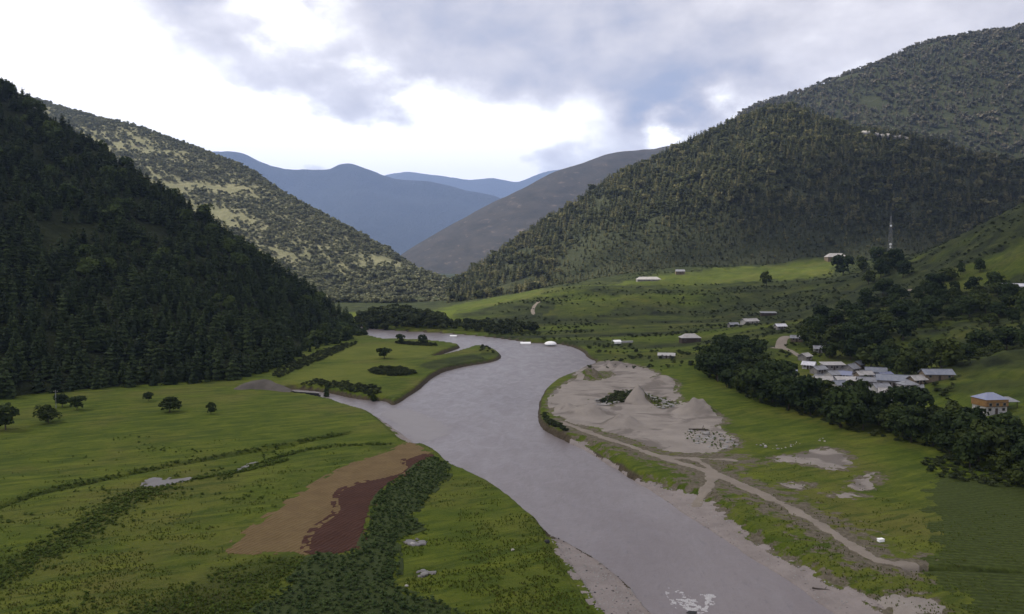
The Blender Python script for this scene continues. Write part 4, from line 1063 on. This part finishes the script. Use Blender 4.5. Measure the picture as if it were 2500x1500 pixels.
def house(px, py, wd, dp, h, rise, kind, tin, wall, rot, label, name='village_house', win=3, cat='house', upper=None):
    o = root(name, px, py, rot, label, cat)
    wm = WALLM[wall]
    V, F = box((-wd/2, -dp/2, -1.2), (wd/2, dp/2, h if not upper else h * .5))
    if kind == 'gable' and not upper:
        V2 = [(-wd/2,-dp/2,h),(-wd/2,dp/2,h),(-wd/2,0,h+rise*.98),(wd/2,-dp/2,h),(wd/2,dp/2,h),(wd/2,0,h+rise*.98)]
        V, F = join((V, F), (V2, [(0,2,1),(3,4,5)]))
    mesh_obj('wall', V, F, wm, o)
    if upper:
        V, F = box((-wd/2 - .25, -dp/2 - .35, h * .5), (wd/2 + .25, dp/2 + .25, h))
        tag(mesh_obj('upper_wall', V, F, WALLM[upper], o), 'ochre timber upper storey')
        V, F = join(*[box((-wd/2 - .3, -dp/2 - .42, zz), (wd/2 + .3, -dp/2 - .353, zz + .14)) for zz in (h * .5, h * .76)]); mesh_obj('beam', V, F, WALLM['wood'], o)
    r_ = mesh_obj('roof', *roof_mesh(wd, dp, h, rise, .55, kind), TIN[tin], o)
    if kind == 'gable':
        V, F = box((-wd/2 - .5, -.16, h + rise + .10), (wd/2 + .5, .16, h + rise + .22)); mesh_obj('ridge_cap', V, F, TIN[tin], r_)
    V, F = box((-.5, -dp/2 - .06, -.2), (.5, -dp/2 + .02, 2.0)); mesh_obj('door', V, F, WALLM['wood'], o)
    rows = [(1.1, 0)] if not upper else [(1.1, 0), (h * .56, .36)]
    for zz, fo in rows:
        for k in range(win):
            x = -wd/2 + wd * (k + .5) / win
            if abs(x) < .9 and fo == 0: continue
            ys = -dp/2 - fo
            f = mesh_obj('window', *box((x - .62, ys - .07, zz - .07), (x + .62, ys + .02, zz + 1.07)), m_frame, o)
            mesh_obj('pane', *box((x - .5, ys - .085, zz + .05), (x + .5, ys - .0, zz + .95)), m_glass, f)
    return o
house(2286, 926, 11.5, 6, 2.6, 1.6, 'gable', 'slate', 'earth', R(-3), 'long low house with grey tin roof above the dark trees right of the rubble yard')
hh2 = house(2415, 1008, 8.0, 7, 5.2, 1.9, 'hip', 'blue', 'white', R(8), 'two storey house with blue grey roof, ochre upper storey and white ground floor', win=3, upper='ochre')
V, F = roof_mesh(6.0, 5, 3.6, .9, .3, 'shed'); V = [(x + 7.6, y + 1.5, z) for x, y, z in V]
tag(mesh_obj('side_roof', V, F, TIN['grey'], hh2), 'grey lean-to roof')
V, F = join(*[bar((x, y, -1), (x, y, 3.7), .12, 6) for x in (5.0, 10.2) for y in (-.8,)]); mesh_obj('post', V[:12], F[:8], WALLM['wood'], hh2)
mesh_obj('post', *bar((10.2, -.8, -1), (10.2, -.8, 3.7), .12, 6), WALLM['wood'], hh2)
house(2032, 903, 11, 5, 2.6, 1.0, 'shed', 'pale', 'stone', R(2), 'long shed with pale flat roof at the back of the village', win=4)
house(1919, 924, 9.5, 6, 2.7, 1.7, 'gable', 'blue', 'white', R(-14), 'house with bluish roof half hidden by trees left of the village', win=3)
house(2078, 912, 6.5, 5.5, 2.8, 1.8, 'gable', 'grey', 'stone', R(38), 'small house with steep grey gable turned towards the river in the village', win=2)
house(2040, 926, 9, 6, 2.6, 1.5, 'gable', 'grey', 'white', R(18), 'grey roofed house at the left front of the village', win=3)
house(2078, 942, 12, 5, 2.3, 1.2, 'shed', 'pale', 'stone', R(-6), 'wide low shed with worn pale roof at the front of the village', win=4)
house(2138, 920, 9, 6, 2.8, 1.7, 'gable', 'slate', 'stone', R(-20), 'slate blue roofed house in the middle of the village', win=3)
house(2182, 944, 13, 8, 3.0, 1.8, 'gable', 'slate', 'stone', R(-24), 'large slate grey roofed house beside the rubble yard', win=4)
house(2215, 952, 6, 5, 2.5, 1.3, 'hip', 'grey', 'white', R(10), 'small hip roofed hut at the right end of the rubble yard', win=2)
house(1684, 836, 13, 8, 3.4, 2.6, 'hip', 'pale', 'wood', R(4), 'grey hip roofed barn standing alone on the meadow left of the trees', name='barn', win=3, cat='barn')
house(1627, 875, 9.5, 6, 1.6, 1.0, 'shed', 'pale', 'stone', R(-12), 'low pale roofed hut below the hip roofed barn', name='hut', win=2, cat='hut')
house(1830, 790, 13, 7, 2.6, 1.8, 'gable', 'pale', 'white', R(22), 'pale roofed farmhouse on the slope above the village, the nearer of two', name='farmhouse', win=3)
house(1875, 770, 13, 6, 2.2, 1.0, 'shed', 'grey', 'wood', R(-5), 'thin roofed open barn on the slope behind the pale farmhouse', name='barn', win=2, cat='barn')
house(2040, 634, 27, 12, 6.0, 5.0, 'hip', 'pale', 'earth', R(4), 'pale roofed house at the far right end of the high terrace', name='farmhouse', win=4)
house(2480, 708, 20, 7, 3.0, 1.6, 'gable', 'white', 'white', R(-10), 'long white roofed building at the right edge above the trees', name='farmhouse', win=5)
house(1583, 684, 28, 9, 2.6, 3.0, 'hip', 'pale', 'stone', R(3), 'long low pale roofed shed on the left part of the high terrace', name='barn', win=5, cat='barn')
house(1660, 668, 11, 7, 3.0, 2.2, 'gable', 'grey', 'earth', R(-4), 'small dull house on the high terrace beside the long pale shed', name='farmhouse', win=2)

for a, b, wd, dp, h_, tin, wal, rt, lb in [
    (1998, 912, 7, 5, 2.5, 'grey', 'stone', 25, 'grey roofed cottage left of the long pale shed in the village'), (2062, 926, 6, 5, 2.4, 'blue', 'white', -30, 'tiny blue roofed hut between the grey roofed houses of the village'),
    (2108, 926, 7.5, 5, 2.5, 'pale', 'earth', 12, 'pale roofed cottage in the middle of the village'), (2118, 944, 8, 5.5, 2.6, 'grey', 'stone', -15, 'low grey roofed house at the front middle of the village'),
    (2160, 932, 7, 5, 2.6, 'blue', 'stone', 30, 'blue roofed cottage behind the large slate grey roofed house'), (2010, 938, 7, 5, 2.3, 'pale', 'earth', -8, 'low pale roofed hut at the front left corner of the village'),
    (2150, 958, 6, 4.5, 2.2, 'grey', 'white', 5, 'small grey roofed hut at the front of the rubble yard'), (1965, 880, 6, 5, 2.4, 'pale', 'stone', 40, 'small pale roofed hut beside the footpath above the village'),
    (1945, 830, 7, 5, 2.4, 'grey', 'earth', -20, 'small grey roofed hut on the slope above the footpath'), (2238, 940, 6, 4.5, 2.4, 'pale', 'earth', 16, 'pale roofed hut just left of the long low house'),
    (1975, 900, 6, 4.5, 2.3, 'white', 'white', -35, 'small whitish roofed hut at the upper left corner of the village'), (2095, 900, 6, 4.5, 2.4, 'slate', 'earth', 45, 'slate roofed hut behind the pale roofed cottage of the village'),
    (2165, 970, 5.5, 4.5, 2.2, 'pale', 'stone', -25, 'pale roofed hut lowest on the rubble yard near the trees'), (2048, 950, 6, 4.5, 2.2, 'slate', 'white', 20, 'dark roofed hut lowest at the left front of the village'),
    (1905, 800, 7, 5, 2.3, 'white', 'stone', 10, 'whitish roofed hut on the open slope above the footpath'), (1790, 800, 7, 5, 2.2, 'grey', 'stone', 15, 'grey roofed hut left of the pale farmhouse on the slope'),
    (2000, 858, 6, 4.5, 2.3, 'grey', 'stone', -12, 'grey roofed hut uphill of the village beside dark trees')]:
    house(a, b, wd, dp, h_, 1.4, 'gable', tin, wal, R(rt), lb, win=2)

def tent(px, py, wd, dp, h, rise, rot, label):
    o = root('tent', px, py, rot, label, 'tent')
    mesh_obj('canopy', *roof_mesh(wd, dp, h, rise, .2, 'gable'), m_canvas, o)
    for sx in (-1, 1):
        for sy in (-1, 1): mesh_obj('pole', *bar((sx * wd / 2, sy * dp / 2, -.4), (sx * wd / 2, sy * dp / 2, h + .05), .07, 6), m_steel, o)
    mesh_obj('side_sheet', *box((-wd/2, -dp/2 - .03, h * .35), (wd/2, -dp/2 + .03, h)), m_canvas, o)
    return o
tent(1283, 833, 7.2, 4, 2.0, .9, R(2), 'white rectangular tent on the far river bank beside dark bushes')
tent(1107, 817, 5.2, 4, 1.9, .5, R(0), 'small white canopy at the water edge on the far bank')
tent(1505, 842, 5.5, 4, 1.9, 1.0, R(20), 'white tent on the dark meadow between the river and the barn')
# domed canopy on one pole
o = root('parasol', 1344, 836, 0, 'white domed canopy on a single pole at the far river bank', 'parasol')
V, F = [], []
for j in range(6):
    a = j / 5 * math.pi / 2
    for i in range(16):
        b = i / 16 * 6.2832; V.append((4.4 * math.cos(a) * math.cos(b), 4.4 * math.cos(a) * math.sin(b), 2.4 + 2.1 * math.sin(a)))
for j in range(5):
    for i in range(16): F.append((j*16+i, j*16+(i+1)%16, (j+1)*16+(i+1)%16, (j+1)*16+i))
mesh_obj('canopy', V, F, m_canvas, o, True); mesh_obj('pole', *bar((0, 0, -.5), (0, 0, 4.4), .12, 8), m_steel, o)
mesh_obj('foot', *bar((0, 0, -.3), (0, 0, .25), .7, 10), m_steel, o)
# low white wall beside the tent
o = root('low_wall', 1530, 838, R(12), 'short pale low wall right of the white tent on the dark meadow', 'wall')
mesh_obj('wall', *box((-4.5, -.4, -.6), (4.5, .4, 1.1)), WALLM['white'], o); mesh_obj('coping', *box((-4.6, -.5, 1.1), (4.6, .5, 1.3)), TIN['white'], o)
# lattice mast
pm = P(2173, 620, 830); pm = np.array((pm[0], pm[1]))
gzm = gz(pm[0], pm[1]); H = P(2173, 528, 830)[2] - gzm
o = bpy.data.objects.new('radio_mast', None); o.location = (pm[0], pm[1], gzm); link(o); tag(o, 'thin pale lattice mast rising from the dark trees at right', 'mast')
def leg_at(z, sx, sy): q = 2.2 * (1 - z / H) + .35; return (sx * q, sy * q, z)
C4 = [(-1,-1),(1,-1),(1,1),(-1,1)]
for sx, sy in C4: mesh_obj('leg', *bar((leg_at(0, sx, sy)[0], leg_at(0, sx, sy)[1], -1), leg_at(H, sx, sy), .13, 5), m_steel, o)
br = []; nb = 12
for k in range(nb):
    z0, z1 = H * k / nb, H * (k + 1) / nb
    for i in range(4):
        a, b = C4[i], C4[(i + 1) % 4]
        br += [bar(leg_at(z0, *a), leg_at(z1, *b), .08), bar(leg_at(z1, *a), leg_at(z1, *b), .08)]
mesh_obj('bracing', *join(*br), m_steel, o)
for zz, s_ in ((.80, 1.0), (.42, 1.3), (.36, .9)):
    V, F = bar((-.6, -1.4, H * zz), (-.6, -1.9, H * zz), s_, 12); mesh_obj('dish', V, F, m_canvas, o)
mesh_obj('antenna', *bar((0, 0, H - .5), (0, 0, H + 4), .10, 5), m_steel, o)
# utility pole on the left meadow
o = root('utility_pole', 137, 998, 0, 'thin pale utility pole in front of the forest on the left meadow', 'pole')
mesh_obj('pole', *bar((0, 0, -.5), (0, 0, 7.2), .13, 8), m_steel, o); mesh_obj('crossarm', *box((-.8, -.06, 6.5), (.8, .06, 6.64)), WALLM['wood'], o)
for x in (-.65, 0, .65): mesh_obj('insulator', *bar((x, 0, 6.64), (x, 0, 6.86), .06, 6), m_canvas, o)

# earth mound with its stone training wall at the head of the side stream
def ridge(name, ln, hgt_, wid, mat, label, cat, seed):
    p = np.array(ln); n = 40; L = np.r_[0, np.cumsum(np.linalg.norm(np.diff(p, axis=0), axis=1))]; s_ = np.linspace(0, L[-1], n)
    c = np.c_[np.interp(s_, L, p[:, 0]), np.interp(s_, L, p[:, 1])]; d = np.gradient(c, axis=0); d /= np.linalg.norm(d, axis=1, keepdims=True); nn = np.c_[-d[:, 1], d[:, 0]]
    V = []; m_ = 13; u = np.linspace(0, 1, n)
    env = np.interp(u, [0, .12, .38, .62, 1], [.05, .55, 1, .6, .22])
    for j in range(m_):
        a = -1 + 2 * j / (m_ - 1); q = c + nn * a * wid * (.45 + .55 * env[:, None])
        z = ground_z(q[:, 0], q[:, 1]) - .3 + hgt_ * env * (1 - abs(a) ** 1.6) * (.85 + .3 * fbm(q[:, 0] / 3, q[:, 1] / 3, seed, 3)); V.append(np.c_[q, z])
    V = np.concatenate(V); i2 = (np.arange(m_ - 1)[:, None] * n + np.arange(n - 1)[None]).ravel()
    return tag(link(bpy.data.objects.new(name, np_mesh(name, V, np.c_[i2, i2 + 1, i2 + n + 1, i2 + n], mat))), label, cat)
m_mound = soil_mat('grey_spoil', (.045, .040, .036), (.11, .098, .085), 1.5)
ridge('earth_mound', line([(572,950),(620,944),(665,946),(720,956)], z=2.6), 4.2, 6.5, m_mound, 'smooth grey brown earth mound at the forest edge by the side stream', 'mound', 5)
a, b = ray_hit(700, 957, 2.0), ray_hit(778, 966, 1.4)
L = np.linalg.norm((b - a)[:2]); an = math.atan2(b[1] - a[1], b[0] - a[0])
o = bpy.data.objects.new('retaining_wall', None); o.location = (a[0], a[1], 0.2); o.rotation_euler.z = an; link(o); tag(o, 'dark stone retaining wall with pale top beside the side stream', 'wall')
for k in range(12):
    x0, x1 = L * k / 12 + .03, L * (k + 1) / 12 - .03
    for r_ in range(3):
        sh = (L / 24) * (r_ % 2)
        mesh_obj('stone', *box((x0 + sh, -.55 - .06 * random.random(), r_ * .75), (x1 + sh, .5, r_ * .75 + .71)), m_darkrock, o)
mesh_obj('coping', *box((-.2, -.75, 2.26), (L + .6, .65, 2.46)), m_rock, o)

# rocks
def rock_mesh(seed, mat, flat=.7):
    bm = bmesh.new(); bmesh.ops.create_icosphere(bm, subdivisions=2, radius=1.0); r = random.Random(seed)
    ax = [Vector((r.gauss(0,1), r.gauss(0,1), r.gauss(0,1))).normalized() for _ in range(9)]; dd = [.55 + .35 * r.random() for _ in ax]
    for v in bm.verts:
        for a_, d_ in zip(ax, dd):
            k = v.co.dot(a_)
            if k > d_: v.co -= a_ * (k - d_) * .9
        v.co.z *= flat
    me = bpy.data.meshes.new('rock'); bm.to_mesh(me); bm.free(); me.materials.append(mat); me.update(); return me
ROCKS = [rock_mesh(k, m_rock) for k in range(5)]; DROCK = [rock_mesh(9 + k, m_darkrock) for k in range(3)]; PROCK = [rock_mesh(19 + k, m_palerock) for k in range(4)]
def rock(px, py, size, meshes, label, z=None, group=None):
    p = ray_hit(px, py, z); o = bpy.data.objects.new('boulder', meshes[random.randrange(len(meshes))]); q = gz(p[0], p[1]) if z is None or z > 0 else z
    o.location = (p[0], p[1], q + size * .25); o.scale = (size, size * .8, size * .75); o.rotation_euler.z = random.random() * 6; link(o)
    return tag(o, label, 'boulder', group)
rock(1692, 1497, 2.0, DROCK, 'dark wet boulder in the foaming water at the bottom of the river', z=0.01)
rock(1360, 1300, .7, DROCK, 'dark stone at the left river edge, nearer the grass of two', z=0.01)
rock(1378, 1304, .6, DROCK, 'dark stone in the shallow left edge of the river', z=0.01)
rock(1336, 1318, .9, DROCK, 'dark rock on the grass bank edge left of the river')
rock(938, 1000, 1.6, ROCKS, 'low grey rock where the side stream joins the river', z=0.01)
rock(1330, 868, 1.8, DROCK, 'small dark rock in midstream below the white domed canopy', z=0.01)
rock(1378, 896, 1.6, DROCK, 'small dark rock in midstream above the sand bar', z=0.01)
rock(1008, 1330, .8, PROCK, 'white stone on the green plot right of the dark crop'); rock(1036, 1404, .9, ROCKS, 'grey stone on the green plot below the white one'); rock(993, 1433, .45, PROCK, 'tiny white stone at the edge of the dark crop')
rock(1252, 1348, .5, PROCK, 'small pale stone in the middle of the green plot by the river')
for a, b, s_ in [(1725,1062,1.4),(1742,1070,1.1),(1762,1075,1.2),(1775,1082,.9),(1640,992,1.4),(1620,998,1.2),(1515,975,1.3)]: rock(a, b, s_, ROCKS, 'grey stone lying in the plant debris on the sand bar', group='stones in the debris on the sand bar')
for k in range(30):
    u = random.random() ** 1.3; rock(1848 + 165 * u + random.uniform(-5, 5), 1083 + 6 * math.sin(u * 5) + random.uniform(-5, 5) + (6 if u < .5 else 0), .2 + .4 * random.random() ** 2, ROCKS + PROCK[:1], 'pale stone in the loose row across the right meadow', group='row of pale stones on the right meadow')
# pale outcrop on the far spur, one thing
parts = []
r_ = random.Random(3)
for k in range(34):
    u = k / 33; px = 2108 + 122 * u; py = 330 + 13 * u + r_.uniform(-3, 4)
    p = P(px, py - 4, 1560); me = PROCK[k % 4]; s_ = r_.uniform(4, 8)
    parts.append(([tuple(Vector(v.co) * s_ + Vector(p)) for v in me.vertices], [tuple(f.vertices) for f in me.polygons]))
tag(mesh_obj('rock_outcrop', *join(*parts), m_palerock), 'pale rock outcrop on the crest of the dark wooded spur', 'rock')
# logs and crate
def log(px, py, Ln, r0, rot, mat, label):
    p = ray_hit(px, py); V, F = [], []
    for j in range(7):
        u = j / 6 - .5
        for i in range(8):
            a = i / 8 * 6.2832; rr = r0 * (1 - .35 * (u + .5)) * (1 + .15 * math.sin(3 * a + j)); V.append((u * Ln, math.cos(a) * rr + .12 * math.sin(u * 6), r0 * .7 + math.sin(a) * rr))
    for j in range(6):
        for i in range(8): F.append((j*8+i, j*8+(i+1)%8, (j+1)*8+(i+1)%8, (j+1)*8+i))
    F += [tuple(range(8))[::-1], tuple(range(48, 56))]
    V, F = join((V, F), bar((Ln * .2, 0, r0), (Ln * .3, r0 * 3, r0 * 3.5), r0 * .3, 5))
    o = mesh_obj('driftwood_log', V, F, mat); o.location = (p[0], p[1], gz(p[0], p[1])); o.rotation_euler.z = rot; tag(o, label, 'log')
log(1475, 980, 7, .5, R(3), WALLM['wood'], 'dark log at the left end of the plant debris on the sand bar, upper one'); log(1470, 990, 6, .45, R(-4), m_palerock, 'bleached log just below the dark log on the sand bar')
log(1705, 1051, 6.5, .4, R(-4), WALLM['wood'], 'dark straight log above the stones at the right of the sand bar'); log(2005, 1418, 3.0, .16, R(-25), WALLM['wood'], 'dark stick lying on the right shingle shore')
o = root('crate', 2150, 1324, R(12), 'small white box lying on the grass above the dirt track', 'crate')
mesh_obj('body', *box((-.6, -.4, -.1), (.6, .4, .5)), m_canvas, o); mesh_obj('lid', *box((-.64, -.44, .5), (.64, .44, .6)), m_canvas, o)
# loose stones: shingle and rubble
def strew(name, pz, n, dist, lo_, hi_, meshes, label, z=None):
    q = in_poly(pz, n, 71, dist); q = q[q[:, 2] > -.05]
    hs = lo_ + (hi_ - lo_) * rng.random(len(q)) ** 2.5
    scatter(name, q, rng.random(len(q)) * 6.28, hs, meshes, label, 'stones')
strew('shingle_stones', SHINGLE_L, 5000, .45, .06, .30, ROCKS + DROCK[:1], 'grey stones strewn over the left shingle shore')
strew('shingle_stones', SHINGLE_R, 5000, .6, .06, .28, ROCKS, 'grey stones strewn over the right shingle shore')
strew('rubble', STONEYARD, 2500, 1.0, .3, 1.5, ROCKS + PROCK[:1], 'grey rubble stones lying between the village houses')
q = in_poly(DEBRIS, 700, 73, .9); hs = .3 + .7 * rng.random(len(q)); scatter('debris_plants', q, rng.random(len(q)) * 6.28, np.c_[hs * 1.6, hs * 1.6, hs], WEEDM + ROCKS[:2], 'plants and stones left by floods on the sand bar', 'plants')
q = in_poly(DEBRIS2, 500, 74, 1.2); hs = .2 + .5 * rng.random(len(q)); scatter('debris_plants', q, rng.random(len(q)) * 6.28, np.c_[hs * 1.6, hs * 1.6, hs], WEEDM + ROCKS[:2], 'plants and stones at the right end of the sand bar', 'plants')
# foam around the boulder: many small froth lumps
fp = poly([(1615,1430),(1650,1445),(1672,1460),(1700,1466),(1720,1446),(1750,1452),(1745,1492),(1712,1499),(1665,1496),(1640,1470)], z=0.0, smooth=1)
q = np.random.default_rng(5).random((9000, 2)) * (fp.max(0) - fp.min(0)) + fp.min(0)
q = q[(sdf(q[:, 0], q[:, 1], fp, 6) + (fbm(q[:, 0] / 1.4, q[:, 1] / 1.4, 88, 3) - .5) * 5 - 1.2 * rng.random(len(q)) > 0) & (fbm(q[:, 0] / .9, q[:, 1] / .9, 89, 3) > .47)]
FROTH = [rock_mesh(60 + k, m_foam, .35) for k in range(3)]
hs = .05 + .13 * rng.random(len(q)) ** 2
scatter('river_foam', np.c_[q, np.full(len(q), .01)], rng.random(len(q)) * 6.28, np.c_[hs * 1.6, hs, hs], FROTH, 'white foam where the river breaks over the dark boulder', 'foam')

# ------------------------------------------------------------------ haze
V8 = [(x, y, z) for x in (-26000, 26000) for y in (-3000, 23600) for z in (-250, 2700)]
hz = mesh_obj('haze', V8, [(0, 1, 3, 2), (4, 6, 7, 5), (0, 4, 5, 1), (2, 3, 7, 6), (0, 2, 6, 4), (1, 5, 7, 3)], [])
mh = bpy.data.materials.new('valley_haze'); mh.use_nodes = True
t = NT(mh.node_tree); t.n.clear()
pv = t.new('ShaderNodeVolumePrincipled'); pv.inputs['Color'].default_value = (0.40, 0.56, 1.0, 1); pv.inputs['Density'].default_value = 5.0e-5
pv.inputs['Anisotropy'].default_value = 0.2
t.l.new(pv.outputs[0], t.new('ShaderNodeOutputMaterial').inputs['Volume'])
hz.data.materials.append(mh); tag(hz, 'thin blue haze filling the valley air', 'haze', kind='stuff')
